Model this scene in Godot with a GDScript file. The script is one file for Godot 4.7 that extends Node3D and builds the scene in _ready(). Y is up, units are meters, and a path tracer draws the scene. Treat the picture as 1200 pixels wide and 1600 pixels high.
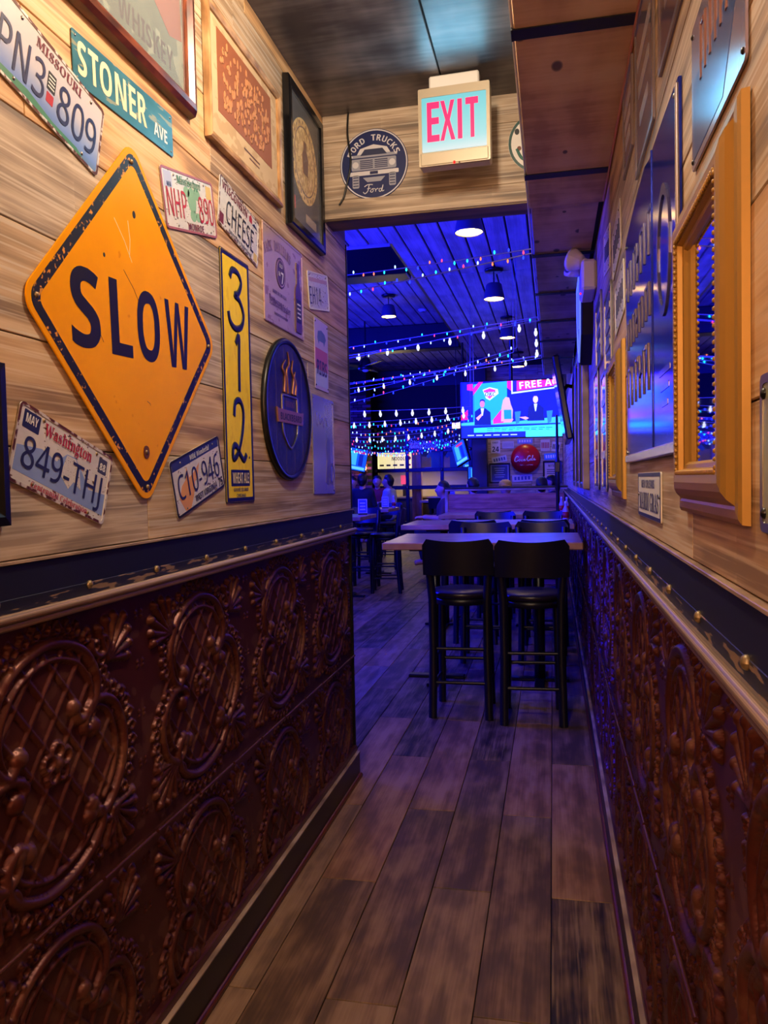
extends Node3D
# A narrow pub passage hung with plates and signs, opening on a dining room lit blue.
# Units are metres, y up; the passage runs along -z, its planked walls stand at x = -0.98 and x = 0.21.

const XL := -0.98
const XR := 0.212
var rng := RandomNumberGenerator.new()
var M := {}
var F := {}
var used := {}

# ------------------------------------------------------------------ helpers: nodes
func numbered(called: String) -> String:
	if not used.has(called):
		used[called] = 0
		return called
	used[called] += 1
	return "%s_%03d" % [called, used[called]]

func thing(called: String, label: String, category: String, group := "") -> Node3D:
	var o := Node3D.new()
	o.name = numbered(called)
	add_child(o)
	tag(o, label, category, group)
	return o

func tag(o: Node, label: String, category: String, group := "") -> void:
	o.set_meta("label", label)
	o.set_meta("category", category)
	if group != "":
		o.set_meta("group", group)

func obj(called: String, mesh: Mesh, m: Material, parent: Node = null) -> MeshInstance3D:
	var o := MeshInstance3D.new()
	o.mesh = mesh
	o.material_override = m
	if parent == null:
		o.name = numbered(called)
		add_child(o)
	else:
		o.name = called
		parent.add_child(o, true)
	return o

func struct(called: String, mesh: Mesh, m: Material) -> MeshInstance3D:
	var o := obj(called, mesh, m)
	o.set_meta("kind", "structure")
	return o

func copy(src: Node3D, label: String, at: Vector3, turn := 0.0) -> Node3D:
	var r: Node3D = src.duplicate()
	var base: String = src.name
	r.name = numbered(base.get_slice("_0", 0) if base.contains("_0") else base)
	add_child(r)
	r.position = at
	r.rotation.y = turn
	r.set_meta("label", label)
	return r

# a thing that hangs on a wall: local x runs in reading direction, y up, z out of the wall
func hung(called: String, label: String, category: String, side: String, along: float, y: float, degrees := 0.0, group := "", off := 0.001) -> Node3D:
	var o := thing(called, label, category, group)
	var b := Basis()
	if side == "L":
		b = Basis(Vector3.UP, PI / 2)
		o.position = Vector3(XL + off, y, -along)
	elif side == "R":
		b = Basis(Vector3.UP, -PI / 2)
		o.position = Vector3(XR - off, y, -along)
	o.basis = b * Basis(Vector3.BACK, deg_to_rad(degrees))
	return o

# ------------------------------------------------------------------ helpers: meshes
func begin() -> SurfaceTool:
	var st := SurfaceTool.new()
	st.begin(Mesh.PRIMITIVE_TRIANGLES)
	return st

func tri(st: SurfaceTool, a: Vector3, b: Vector3, c: Vector3, away: Vector3, ua := Vector2.ZERO, ub := Vector2.ZERO, uc := Vector2.ZERO, smooth := -1) -> void:
	var n := (b - a).cross(c - a)
	if n.length_squared() < 1e-16:
		return
	st.set_smooth_group(smooth)
	var flip := n.dot(away) > 0.0
	st.set_uv(ua)
	st.add_vertex(a)
	if flip:
		st.set_uv(uc)
		st.add_vertex(c)
		st.set_uv(ub)
		st.add_vertex(b)
	else:
		st.set_uv(ub)
		st.add_vertex(b)
		st.set_uv(uc)
		st.add_vertex(c)

func quad(st: SurfaceTool, a: Vector3, b: Vector3, c: Vector3, d: Vector3, away: Vector3, ua := Vector2.ZERO, ub := Vector2.ZERO, uc := Vector2.ZERO, ud := Vector2.ZERO, smooth := -1) -> void:
	tri(st, a, b, c, away, ua, ub, uc, smooth)
	tri(st, a, c, d, away, ua, uc, ud, smooth)

func done(st: SurfaceTool, normals := true) -> ArrayMesh:
	if normals:
		st.generate_normals()
	return st.commit()

# chamfered box; uv = (p.U, p.V) + off
func cbox(st: SurfaceTool, c: Vector3, s: Vector3, b := 0.003, U := Vector3(1, 0, 0), V := Vector3(0, 1, 0), off := Vector2.ZERO) -> void:
	var h := s * 0.5
	b = minf(b, minf(h.x, minf(h.y, h.z)) * 0.9)
	var pt := func(sg: Vector3, axis: int) -> Vector3:
		var p := Vector3(sg.x * (h.x - b), sg.y * (h.y - b), sg.z * (h.z - b))
		p[axis] = sg[axis] * h[axis]
		return p
	var uv := func(p: Vector3) -> Vector2:
		return Vector2((p + c).dot(U), (p + c).dot(V)) + off
	for a in 3:
		var b1 := (a + 1) % 3
		var b2 := (a + 2) % 3
		for sa in [-1.0, 1.0]:
			var q := []
			for k in [[-1.0, -1.0], [1.0, -1.0], [1.0, 1.0], [-1.0, 1.0]]:
				var sg := Vector3.ZERO
				sg[a] = sa
				sg[b1] = k[0]
				sg[b2] = k[1]
				q.append(pt.call(sg, a))
			var away := Vector3.ZERO
			away[a] = sa
			quad(st, q[0] + c, q[1] + c, q[2] + c, q[3] + c, away, uv.call(q[0]), uv.call(q[1]), uv.call(q[2]), uv.call(q[3]))
		if b > 0.0:
			for s1 in [-1.0, 1.0]:
				for s2 in [-1.0, 1.0]:
					var lo := Vector3.ZERO
					lo[b1] = s1
					lo[b2] = s2
					lo[a] = -1.0
					var hi := lo
					hi[a] = 1.0
					var away2 := Vector3.ZERO
					away2[b1] = s1
					away2[b2] = s2
					var p0: Vector3 = pt.call(lo, b1)
					var p1: Vector3 = pt.call(hi, b1)
					var p2: Vector3 = pt.call(hi, b2)
					var p3: Vector3 = pt.call(lo, b2)
					quad(st, p0 + c, p1 + c, p2 + c, p3 + c, away2, uv.call(p0), uv.call(p1), uv.call(p2), uv.call(p3))
	if b > 0.0:
		for sx in [-1.0, 1.0]:
			for sy in [-1.0, 1.0]:
				for sz in [-1.0, 1.0]:
					var sg := Vector3(sx, sy, sz)
					var p0: Vector3 = pt.call(sg, 0)
					var p1: Vector3 = pt.call(sg, 1)
					var p2: Vector3 = pt.call(sg, 2)
					tri(st, p0 + c, p1 + c, p2 + c, sg, uv.call(p0), uv.call(p1), uv.call(p2))

func box_mesh(c: Vector3, s: Vector3, b := 0.003, U := Vector3(1, 0, 0), V := Vector3(0, 1, 0), off := Vector2.ZERO) -> ArrayMesh:
	var st := begin()
	cbox(st, c, s, b, U, V, off)
	return done(st)

func rr(w: float, h: float, r: float, seg := 5) -> PackedVector2Array:
	var p := PackedVector2Array()
	for k in 4:
		var cx: float = (w / 2 - r) * [1.0, -1.0, -1.0, 1.0][k]
		var cy: float = (h / 2 - r) * [1.0, 1.0, -1.0, -1.0][k]
		for i in seg + 1:
			var a := PI / 2 * (k + float(i) / seg)
			p.append(Vector2(cx + r * cos(a), cy + r * sin(a)))
	return p

func oval(rx: float, ry: float, n := 40) -> PackedVector2Array:
	var p := PackedVector2Array()
	for i in n:
		p.append(Vector2(rx * cos(TAU * i / n), ry * sin(TAU * i / n)))
	return p

func moved(p: PackedVector2Array, d: Vector2) -> PackedVector2Array:
	var q := PackedVector2Array()
	for v in p:
		q.append(v + d)
	return q

func poly(flat: Array) -> PackedVector2Array:
	var p := PackedVector2Array()
	for i in flat.size() / 2:
		p.append(Vector2(flat[i * 2], flat[i * 2 + 1]))
	return p

# an extruded outline, front face at z = z0 + t, edges eased by b
func slab(p: PackedVector2Array, t: float, z0 := 0.0, b := 0.0) -> ArrayMesh:
	var st := begin()
	var lo := Vector2(1e9, 1e9)
	var hi := -lo
	for v in p:
		lo = lo.min(v)
		hi = hi.max(v)
	var front := p
	if b > 0.0:
		var c := (lo + hi) / 2
		front = PackedVector2Array()
		for v in p:
			var d := v - c
			front.append(v - d.normalized() * b)
	var uv := func(v: Vector2) -> Vector2:
		return Vector2((v.x - lo.x) / (hi.x - lo.x), 1.0 - (v.y - lo.y) / (hi.y - lo.y))
	var ix := Geometry2D.triangulate_polygon(front)
	for i in ix.size() / 3:
		var a := front[ix[i * 3]]
		var c2 := front[ix[i * 3 + 1]]
		var d2 := front[ix[i * 3 + 2]]
		tri(st, Vector3(a.x, a.y, z0 + t), Vector3(c2.x, c2.y, z0 + t), Vector3(d2.x, d2.y, z0 + t), Vector3.BACK, uv.call(a), uv.call(c2), uv.call(d2))
		tri(st, Vector3(a.x, a.y, z0), Vector3(c2.x, c2.y, z0), Vector3(d2.x, d2.y, z0), Vector3.FORWARD, uv.call(a), uv.call(c2), uv.call(d2))
	var turn := 1.0 if not Geometry2D.is_polygon_clockwise(p) else -1.0
	for i in p.size():
		var j := (i + 1) % p.size()
		var e := p[j] - p[i]
		var away := Vector3(e.y, -e.x, 0) * turn
		quad(st, Vector3(p[i].x, p[i].y, z0), Vector3(p[j].x, p[j].y, z0), Vector3(p[j].x, p[j].y, z0 + t - b), Vector3(p[i].x, p[i].y, z0 + t - b), away, uv.call(p[i]), uv.call(p[j]), uv.call(p[j]), uv.call(p[i]))
		if b > 0.0:
			quad(st, Vector3(p[i].x, p[i].y, z0 + t - b), Vector3(p[j].x, p[j].y, z0 + t - b), Vector3(front[j].x, front[j].y, z0 + t), Vector3(front[i].x, front[i].y, z0 + t), away + Vector3.BACK * e.length(), uv.call(p[i]), uv.call(p[j]), uv.call(p[j]), uv.call(p[i]))
	return done(st)

# a flat band between two outlines of equally many points
func band(o: PackedVector2Array, i: PackedVector2Array, t: float, z0: float) -> ArrayMesh:
	var st := begin()
	for k in o.size():
		var j := (k + 1) % o.size()
		var a := Vector3(o[k].x, o[k].y, z0 + t)
		var b := Vector3(o[j].x, o[j].y, z0 + t)
		var c := Vector3(i[j].x, i[j].y, z0 + t)
		var d := Vector3(i[k].x, i[k].y, z0 + t)
		var dz := Vector3(0, 0, -t)
		quad(st, a, b, c, d, Vector3.BACK, o[k] * 3.0, o[j] * 3.0, i[j] * 3.0, i[k] * 3.0)
		var outw := (a + b - c - d)
		quad(st, a, b, b + dz, a + dz, outw)
		quad(st, d, c, c + dz, d + dz, -outw)
	return done(st)

# a profile (x = outward from the opening, y = height off the wall) swept with mitres round a w x h opening
func moulding(w: float, h: float, prof: Array) -> ArrayMesh:
	var st := begin()
	var corner := [Vector2(1, 1), Vector2(-1, 1), Vector2(-1, -1), Vector2(1, -1)]
	for k in 4:
		var c0: Vector2 = corner[k]
		var c1: Vector2 = corner[(k + 1) % 4]
		var outw := (c0 + c1) * 0.5
		for i in prof.size() - 1:
			var q := []
			for s in [[c0, i], [c1, i], [c1, i + 1], [c0, i + 1]]:
				var f: Array = prof[s[1]]
				var c: Vector2 = s[0]
				q.append(Vector3(c.x * (w / 2 + f[0]), c.y * (h / 2 + f[0]), f[1]))
			var dx: float = prof[i + 1][0] - prof[i][0]
			var dy: float = prof[i + 1][1] - prof[i][1]
			var away := Vector3(-outw.x * dy, -outw.y * dy, dx) # left of the profile's direction of travel
			var l: float = w if absf(outw.y) > 0.5 else h
			quad(st, q[0], q[1], q[2], q[3], away, Vector2(0, i * 0.1), Vector2(l * 2, i * 0.1), Vector2(l * 2, i * 0.1 + 0.1), Vector2(0, i * 0.1 + 0.1))
	return done(st)

func lathe(prof: Array, n := 24) -> ArrayMesh:
	var st := begin()
	for i in prof.size() - 1:
		var r0: float = prof[i][0]
		var y0: float = prof[i][1]
		var r1: float = prof[i + 1][0]
		var y1: float = prof[i + 1][1]
		for k in n:
			var a := TAU * k / n
			var b := TAU * (k + 1) / n
			var away := Vector3(cos((a + b) / 2) * (y1 - y0), -(r1 - r0), sin((a + b) / 2) * (y1 - y0)) * 1.0
			if r0 == r1 and y0 == y1:
				continue
			quad(st, Vector3(r0 * cos(a), y0, r0 * sin(a)), Vector3(r0 * cos(b), y0, r0 * sin(b)), Vector3(r1 * cos(b), y1, r1 * sin(b)), Vector3(r1 * cos(a), y1, r1 * sin(a)), away, Vector2(float(k) / n, y0), Vector2(float(k + 1) / n, y0), Vector2(float(k + 1) / n, y1), Vector2(float(k) / n, y1), 0)
	return done(st)

func add_tube(st: SurfaceTool, pts: Array, r: float, n := 6, flat := 1.0, r_end := -1.0) -> void:
	var rings := []
	for i in pts.size():
		var t: Vector3 = (pts[mini(i + 1, pts.size() - 1)] - pts[maxi(i - 1, 0)])
		t = t.normalized()
		var up := Vector3.BACK if absf(t.z) < 0.9 else Vector3.RIGHT
		var s := t.cross(up).normalized()
		var u := s.cross(t).normalized()
		var rad := r if r_end < 0.0 else lerpf(r, r_end, float(i) / (pts.size() - 1))
		var ring := []
		for k in n:
			var a := TAU * k / n
			ring.append(pts[i] + s * cos(a) * rad + u * sin(a) * rad * flat)
		rings.append(ring)
	for i in pts.size() - 1:
		var mid: Vector3 = (pts[i] + pts[i + 1]) / 2
		for k in n:
			var j := (k + 1) % n
			var q: Vector3 = (rings[i][k] + rings[i][j] + rings[i + 1][k] + rings[i + 1][j]) / 4
			quad(st, rings[i][k], rings[i][j], rings[i + 1][j], rings[i + 1][k], q - mid, Vector2(0, i), Vector2(1, i), Vector2(1, i + 1), Vector2(0, i + 1), 0)
	for e in [0, pts.size() - 1]:
		var away: Vector3 = pts[0] - pts[1] if e == 0 else pts[-1] - pts[-2]
		for k in n - 2:
			tri(st, rings[e][0], rings[e][k + 1], rings[e][k + 2], away)

func tube(pts: Array, r: float, n := 6, flat := 1.0, r_end := -1.0) -> ArrayMesh:
	var st := begin()
	add_tube(st, pts, r, n, flat, r_end)
	return done(st)

func add_ball(st: SurfaceTool, c: Vector3, r: Vector3, n := 8) -> void:
	var m := n / 2
	for i in m:
		for k in n:
			var q := []
			for s in [[i, k], [i, k + 1], [i + 1, k + 1], [i + 1, k]]:
				var th: float = PI * s[0] / m
				var ph: float = TAU * s[1] / n
				q.append(Vector3(sin(th) * cos(ph), cos(th), sin(th) * sin(ph)) * r + c)
			quad(st, q[0], q[1], q[2], q[3], (q[0] + q[1] + q[2] + q[3]) / 4 - c, Vector2.ZERO, Vector2.ZERO, Vector2.ZERO, Vector2.ZERO, 0)

func ball(c: Vector3, r: Vector3, n := 8) -> ArrayMesh:
	var st := begin()
	add_ball(st, c, r, n)
	return done(st)

# a smooth curve through flat points (x, y pairs)
func curve(flat: Array, z := 0.0, step := 5, size := Vector2.ONE, at := Vector2.ZERO) -> Array:
	var p := poly(flat)
	var out := []
	for i in p.size() - 1:
		for k in step:
			var v := p[i].cubic_interpolate(p[i + 1], p[maxi(i - 1, 0)], p[mini(i + 2, p.size() - 1)], float(k) / step) * size + at
			out.append(Vector3(v.x, v.y, z))
	var last := p[-1] * size + at
	out.append(Vector3(last.x, last.y, z))
	return out

# flat lettering fitted into a w x h rectangle (w = 0 keeps the letters' own width)
func text(parent: Node, s: String, w: float, h: float, x: float, y: float, z: float, m: Material, face := "bold", called := "lettering", turn := 0.0, slant := 0.0) -> MeshInstance3D:
	var tm := TextMesh.new()
	tm.text = s
	tm.font = F[face]
	tm.font_size = 32
	tm.pixel_size = 0.01
	tm.depth = 0.0
	tm.curve_step = 2.0
	var flat := ArrayMesh.new()
	flat.add_surface_from_arrays(Mesh.PRIMITIVE_TRIANGLES, tm.get_mesh_arrays())
	var bb := flat.get_aabb()
	var sy := h / maxf(bb.size.y, 0.001)
	var sx := w / maxf(bb.size.x, 0.001) if w > 0.0 else sy
	var st := begin()
	var arr := flat.surface_get_arrays(0)
	var vs: PackedVector3Array = arr[Mesh.ARRAY_VERTEX]
	var ids: PackedInt32Array = arr[Mesh.ARRAY_INDEX]
	var c := bb.get_center()
	for i in ids.size():
		var v := vs[ids[i]] - c
		st.set_normal(Vector3.BACK)
		st.set_uv(Vector2(v.x / maxf(bb.size.x, 0.001) + 0.5, 0.5 - v.y / maxf(bb.size.y, 0.001)))
		st.add_vertex(Vector3(v.x * sx + v.y * sy * slant, v.y * sy, 0))
	var o := obj(called, st.commit(), m, parent)
	o.position = Vector3(x, y, z)
	o.rotation.z = turn
	return o

# letters set one by one round an arc (angles in degrees, first to last; r to the letters' middle)
func arc_text(parent: Node, s: String, r: float, a0: float, a1: float, h: float, wide: float, c: Vector3, m: Material, face := "bold", squash := 1.0) -> void:
	for i in s.length():
		if s[i] == " ":
			continue
		var a := deg_to_rad(lerpf(a0, a1, float(i) / (s.length() - 1)))
		var up := a - PI / 2 if a1 < a0 else a + PI / 2
		text(parent, s[i], wide * (0.45 if s[i] == "I" else 1.0), h, c.x + r * cos(a), c.y + r * sin(a) * squash, c.z, m, face, "lettering", up)

func bolts(parent: Node, spots: Array, r := 0.004, z := 0.002, m: Material = null) -> void:
	for s in spots:
		var o := obj("screw", M.bolt_mesh, m if m else M.steel, parent)
		o.scale = Vector3.ONE * r
		o.position = Vector3(s[0], s[1], z)

# ------------------------------------------------------------------ helpers: materials
func mat(c: Color, rough := 0.6, metal := 0.0, called := "") -> StandardMaterial3D:
	var m := StandardMaterial3D.new()
	m.albedo_color = c
	m.roughness = rough
	m.metallic = metal
	m.resource_name = called
	return m

func glow(c: Color, power: float) -> StandardMaterial3D:
	var m := mat(c, 0.4)
	m.emission_enabled = true
	m.emission = c
	m.emission_energy_multiplier = power
	return m

func noise(seed_: int, freq: float, w: int, h: int, W: int, H: int, octaves := 4) -> PackedByteArray:
	var n := FastNoiseLite.new()
	n.noise_type = FastNoiseLite.TYPE_SIMPLEX_SMOOTH
	n.seed = seed_
	n.frequency = freq
	n.fractal_octaves = octaves
	var im := n.get_seamless_image(w, h)
	im.convert(Image.FORMAT_L8)
	if w != W or h != H:
		im.resize(W, H, Image.INTERPOLATE_CUBIC)
	return im.get_data()

func ramp(cols: Array) -> PackedColorArray:
	var p := PackedColorArray()
	for i in 256:
		var t := i / 255.0 * (cols.size() - 1)
		var k := mini(int(t), cols.size() - 2)
		p.append((cols[k] as Color).lerp(cols[k + 1], t - k))
	return p

# wood: grain runs along u. a = broad streaks, b = fine grain, c = blotches; wash lays a paler worn coat over part
func wood(seed_: int, W: int, H: int, cols: Array, grain := 0.35, wash := Color(0, 0, 0, 0), wash_at := 150, knots := 0) -> ImageTexture:
	var a := noise(seed_, 0.014, 32, H, W, H, 4)
	var b := noise(seed_ + 1, 0.11, 44, H, W, H, 3)
	var c := noise(seed_ + 2, 0.03, 128, 64, W, H, 4)
	var d := noise(seed_ + 3, 0.05, 52, H, W, H, 4)
	var pal := ramp(cols)
	var out := PackedByteArray()
	out.resize(W * H * 3)
	var r := RandomNumberGenerator.new()
	r.seed = seed_
	var kn := []
	for i in knots:
		kn.append([r.randf() * W, (0.2 + 0.6 * r.randf()) * H, r.randf_range(4.0, 9.0)])
	for i in W * H:
		var v := 0.46 * a[i] + grain * (b[i] - 128.0) + 0.54 * c[i]
		var col := pal[clampi(int((v - 60.0) * 1.9), 0, 255)]
		if wash.a > 0.0:
			var k := clampf((d[i] * 0.7 + c[(i * 7) % (W * H)] * 0.0 + b[i] * 0.3 - wash_at) / 40.0, 0.0, 1.0) * wash.a
			col = col.lerp(wash, k)
		for q in kn:
			var dx: float = (i % W - q[0]) / q[2] * 0.6
			var dy: float = (i / W - q[1]) / q[2]
			var dd := dx * dx + dy * dy
			if dd < 4.0:
				col = col.darkened(0.55 * clampf(1.6 - dd * 0.45, 0.0, 1.0))
		out[i * 3] = int(clampf(col.r, 0, 1) * 255)
		out[i * 3 + 1] = int(clampf(col.g, 0, 1) * 255)
		out[i * 3 + 2] = int(clampf(col.b, 0, 1) * 255)
	return ImageTexture.create_from_image(Image.create_from_data(W, H, false, Image.FORMAT_RGB8, out))

# worn paint: base colour, mottled a little, with flecks of another colour where two noises run high
func worn(seed_: int, S: int, base: Color, fleck: Color, amount: float, mottle := 0.06, freq := 0.05) -> ImageTexture:
	var a := noise(seed_, freq, S, S, S, S, 4)
	var b := noise(seed_ + 9, freq * 0.35, S, S, S, S, 3)
	var out := PackedByteArray()
	out.resize(S * S * 3)
	var cut := 255.0 * (1.0 - amount)
	for i in S * S:
		var col := base
		var k := (b[i] - 128.0) / 128.0 * mottle
		col = Color(base.r + k, base.g + k, base.b + k)
		var f := clampf((a[i] * 0.6 + b[i] * 0.4 - cut) / 8.0, 0.0, 1.0)
		col = col.lerp(fleck, f)
		out[i * 3] = int(clampf(col.r, 0, 1) * 255)
		out[i * 3 + 1] = int(clampf(col.g, 0, 1) * 255)
		out[i * 3 + 2] = int(clampf(col.b, 0, 1) * 255)
	return ImageTexture.create_from_image(Image.create_from_data(S, S, false, Image.FORMAT_RGB8, out))

func textured(t: Texture2D, rough := 0.6, metal := 0.0, bump := 0.0) -> StandardMaterial3D:
	var m := mat(Color.WHITE, rough, metal)
	m.albedo_texture = t
	if bump > 0.0:
		m.heightmap_enabled = true
		m.heightmap_texture = t
		m.heightmap_scale = bump
	return m

func c8(r: int, g: int, b: int) -> Color:
	return Color(r / 255.0, g / 255.0, b / 255.0)

# ------------------------------------------------------------------ the scene
func _ready() -> void:
	rng.seed = 7
	# camera, world, exposure, large lights
	var cam := Camera3D.new()
	cam.name = "camera"
	cam.keep_aspect = Camera3D.KEEP_HEIGHT
	cam.fov = 66.42
	cam.near = 0.02
	cam.far = 80.0
	cam.position = Vector3(0, 1.48, 0)
	cam.basis = Basis(Vector3.UP, deg_to_rad(12.22)) * Basis(Vector3.RIGHT, deg_to_rad(-2.25)) * Basis(Vector3.BACK, deg_to_rad(-1.18))
	add_child(cam)
	cam.current = true
	var env := Environment.new()
	env.background_mode = Environment.BG_COLOR
	env.background_color = Color(0.01, 0.01, 0.02)
	env.ambient_light_source = Environment.AMBIENT_SOURCE_DISABLED
	env.tonemap_mode = Environment.TONE_MAPPER_LINEAR
	env.tonemap_exposure = 1.0
	env.sdfgi_enabled = true
	env.ssao_enabled = true
	env.ssil_enabled = true
	var we := WorldEnvironment.new()
	we.name = "world"
	we.environment = env
	add_child(we)
	make_materials()
	passage_lamps()
	back_fill_lamp()
	blue_floods()
	shell()
	floor_planks()
	left_wall()
	right_wall()
	overhead()
	left_signs()
	right_signs()
	beam_things()
	dining_room()
	furniture()
	people()
	strings()
	back_of_room()

func make_materials() -> void:
	for f in [["bold", "Droid Sans", 700], ["sans", "Droid Sans", 400], ["serif", "Droid Serif", 700], ["mono", "Droid Sans Mono", 400]]:
		var sf := SystemFont.new()
		sf.font_names = PackedStringArray([f[1]])
		sf.font_weight = f[2]
		F[f[0]] = sf
	M.plank = []
	var tan := [c8(132, 104, 76), c8(166, 132, 96), c8(188, 154, 114), c8(202, 170, 130), c8(180, 148, 112)]
	var grey := [c8(118, 104, 92), c8(148, 130, 112), c8(172, 152, 130), c8(190, 172, 150), c8(160, 142, 124)]
	var honey := [c8(150, 114, 78), c8(186, 144, 98), c8(206, 164, 114), c8(214, 178, 134), c8(190, 152, 112)]
	M.plank.append(textured(wood(11, 1024, 256, tan, 0.16, Color(0.86, 0.79, 0.69, 0.5), 142), 0.58, 0.0, 0.02))
	M.plank.append(textured(wood(23, 1024, 256, grey, 0.18, Color(0.82, 0.77, 0.7, 0.6), 138), 0.6, 0.0, 0.02))
	M.plank.append(textured(wood(37, 1024, 256, honey, 0.15, Color(0.88, 0.8, 0.68, 0.45), 150), 0.56, 0.0, 0.02))
	M.plank.append(textured(wood(51, 1024, 256, [c8(128, 106, 84), c8(160, 134, 104), c8(182, 154, 122), c8(200, 174, 142)], 0.2, Color(0.8, 0.76, 0.7, 0.6), 134), 0.66, 0.0, 0.02))
	M.floor = []
	M.floor.append(textured(wood(61, 512, 256, [c8(84, 64, 46), c8(104, 78, 55), c8(126, 96, 69), c8(142, 112, 82)], 0.25), 0.5, 0.0, 0.06))
	M.floor.append(textured(wood(67, 512, 256, [c8(100, 78, 58), c8(116, 90, 67), c8(140, 110, 82), c8(154, 124, 94)], 0.22), 0.52, 0.0, 0.06))
	M.floor.append(textured(wood(71, 512, 256, [c8(42, 32, 25), c8(78, 58, 42), c8(104, 80, 58), c8(126, 99, 73)], 0.3, Color(0.6, 0.5, 0.36, 0.5), 152), 0.5, 0.0, 0.06))
	M.floor.append(textured(wood(79, 512, 256, [c8(108, 78, 50), c8(126, 90, 58), c8(150, 110, 74), c8(164, 126, 88)], 0.2), 0.48, 0.0, 0.06))
	for fm in M.floor:
		fm.metallic_specular = 0.35
	M.ply = textured(wood(83, 512, 512, [c8(58, 54, 60), c8(84, 80, 84), c8(110, 104, 106), c8(132, 124, 124)], 0.3), 0.36, 0.0, 0.03)
	M.pine = textured(wood(89, 1024, 512, [c8(172, 138, 108), c8(196, 162, 130), c8(208, 176, 144), c8(216, 188, 158)], 0.18, Color(0, 0, 0, 0), 150, 9), 0.55)
	M.board = textured(wood(97, 512, 256, [c8(150, 140, 134), c8(176, 168, 160), c8(198, 190, 182)], 0.3), 0.6)
	M.table = textured(wood(101, 512, 256, [c8(146, 98, 62), c8(178, 128, 84), c8(200, 150, 104)], 0.35), 0.28)
	M.panel = textured(wood(103, 512, 256, [c8(150, 88, 66), c8(182, 116, 88), c8(200, 136, 106)], 0.3), 0.5)
	M.tin = textured(worn(107, 256, c8(88, 42, 37), c8(108, 64, 52), 0.44, 0.04, 0.02), 0.38, 0.45)
	M.dado = textured(worn(109, 256, c8(24, 24, 44), c8(130, 104, 80), 0.44, 0.03, 0.03), 0.5)
	M.dado_flat = mat(c8(14, 16, 40), 0.5)
	M.rail = textured(wood(113, 512, 64, [c8(116, 94, 78), c8(156, 130, 108), c8(188, 164, 142)], 0.5), 0.4)
	M.base = textured(wood(127, 512, 64, [c8(70, 54, 40), c8(104, 82, 62), c8(132, 106, 82)], 0.4), 0.5)
	M.dark = mat(c8(14, 13, 15), 0.35)
	M.black = mat(c8(9, 9, 11), 0.3)
	M.matt = mat(c8(12, 12, 14), 0.8)
	M.stool = mat(c8(15, 13, 30), 0.36)
	M.seat = mat(c8(26, 18, 30), 0.34)
	M.steel = mat(c8(150, 145, 138), 0.3, 0.9)
	M.rustbolt = mat(c8(150, 128, 96), 0.45, 0.7)
	M.strap = mat(c8(34, 36, 42), 0.5, 0.4)
	M.white = mat(c8(226, 224, 220), 0.45)
	M.plate = textured(worn(131, 256, c8(214, 210, 206), c8(96, 70, 58), 0.3, 0.03, 0.06), 0.38, 0.15)
	M.rim = textured(worn(137, 128, c8(206, 200, 196), c8(86, 36, 30), 0.52, 0.02, 0.09), 0.45, 0.2)
	M.navy = mat(c8(30, 36, 84), 0.4)
	M.ink = mat(c8(20, 20, 30), 0.45)
	M.red = mat(c8(168, 26, 44), 0.45)
	M.maroon = mat(c8(104, 20, 44), 0.45)
	M.green = mat(c8(58, 122, 92), 0.45)
	M.cream = mat(c8(226, 208, 170), 0.6)
	M.gold = mat(c8(172, 132, 62), 0.4, 0.35)
	M.gold_dark = mat(c8(150, 92, 26), 0.35, 0.7)
	M.frame_brown = textured(wood(149, 256, 64, [c8(54, 22, 12), c8(92, 42, 22), c8(120, 60, 32)], 0.4), 0.3)
	M.glass = mat(Color(1, 1, 1, 0.06), 0.03)
	M.glass.metallic_specular = 0.22
	M.glass.transparency = BaseMaterial3D.TRANSPARENCY_ALPHA
	M.mirror = mat(c8(225, 225, 230), 0.02, 1.0)
	M.wire = mat(c8(150, 150, 170), 0.5)
	M.skin = mat(c8(205, 150, 122), 0.5)
	M.hair = mat(c8(24, 17, 14), 0.5)
	M.bolt_mesh = lathe([[0.0, -0.4], [1.0, -0.4], [1.0, 0.1], [0.8, 0.45], [0.4, 0.65], [0.0, 0.7]], 10)
	# the bolt's axis is turned out of the wall
	var st := begin()
	st.append_from(M.bolt_mesh, 0, Transform3D(Basis(Vector3.RIGHT, PI / 2), Vector3.ZERO))
	M.bolt_mesh = st.commit()

func passage_lamps() -> void:
	for p in [[Vector3(-0.33, 2.93, -1.72), 1.55], [Vector3(-0.4, 2.93, 0.75), 0.9]]:  # the second one, behind the camera, is added to even out the light
		var o := thing("ceiling_lamp", "frosted globe lamp on the dark passage ceiling " + ("ahead of the camera" if p[0].z < 0 else "behind the camera, added for even fill"), "lamp", "passage lamps")
		o.position = p[0]
		obj("base", lathe([[0.0, 0.1], [0.07, 0.1], [0.08, 0.15], [0.08, 0.17], [0.0, 0.17]], 24), M.dark, o)
		obj("globe", lathe([[0.0, -0.09], [0.05, -0.08], [0.08, -0.045], [0.09, 0.0], [0.08, 0.045], [0.06, 0.08], [0.05, 0.11], [0.0, 0.11]], 24), glow(Color(1.0, 0.84, 0.64), 4.0), o)
		var l := OmniLight3D.new()
		l.name = "light"
		l.light_color = Color(1.0, 0.91, 0.79)
		l.light_energy = p[1]
		l.light_size = 0.07
		l.omni_range = 20.0
		l.omni_attenuation = 2.0
		l.shadow_enabled = true
		o.add_child(l)

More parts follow.
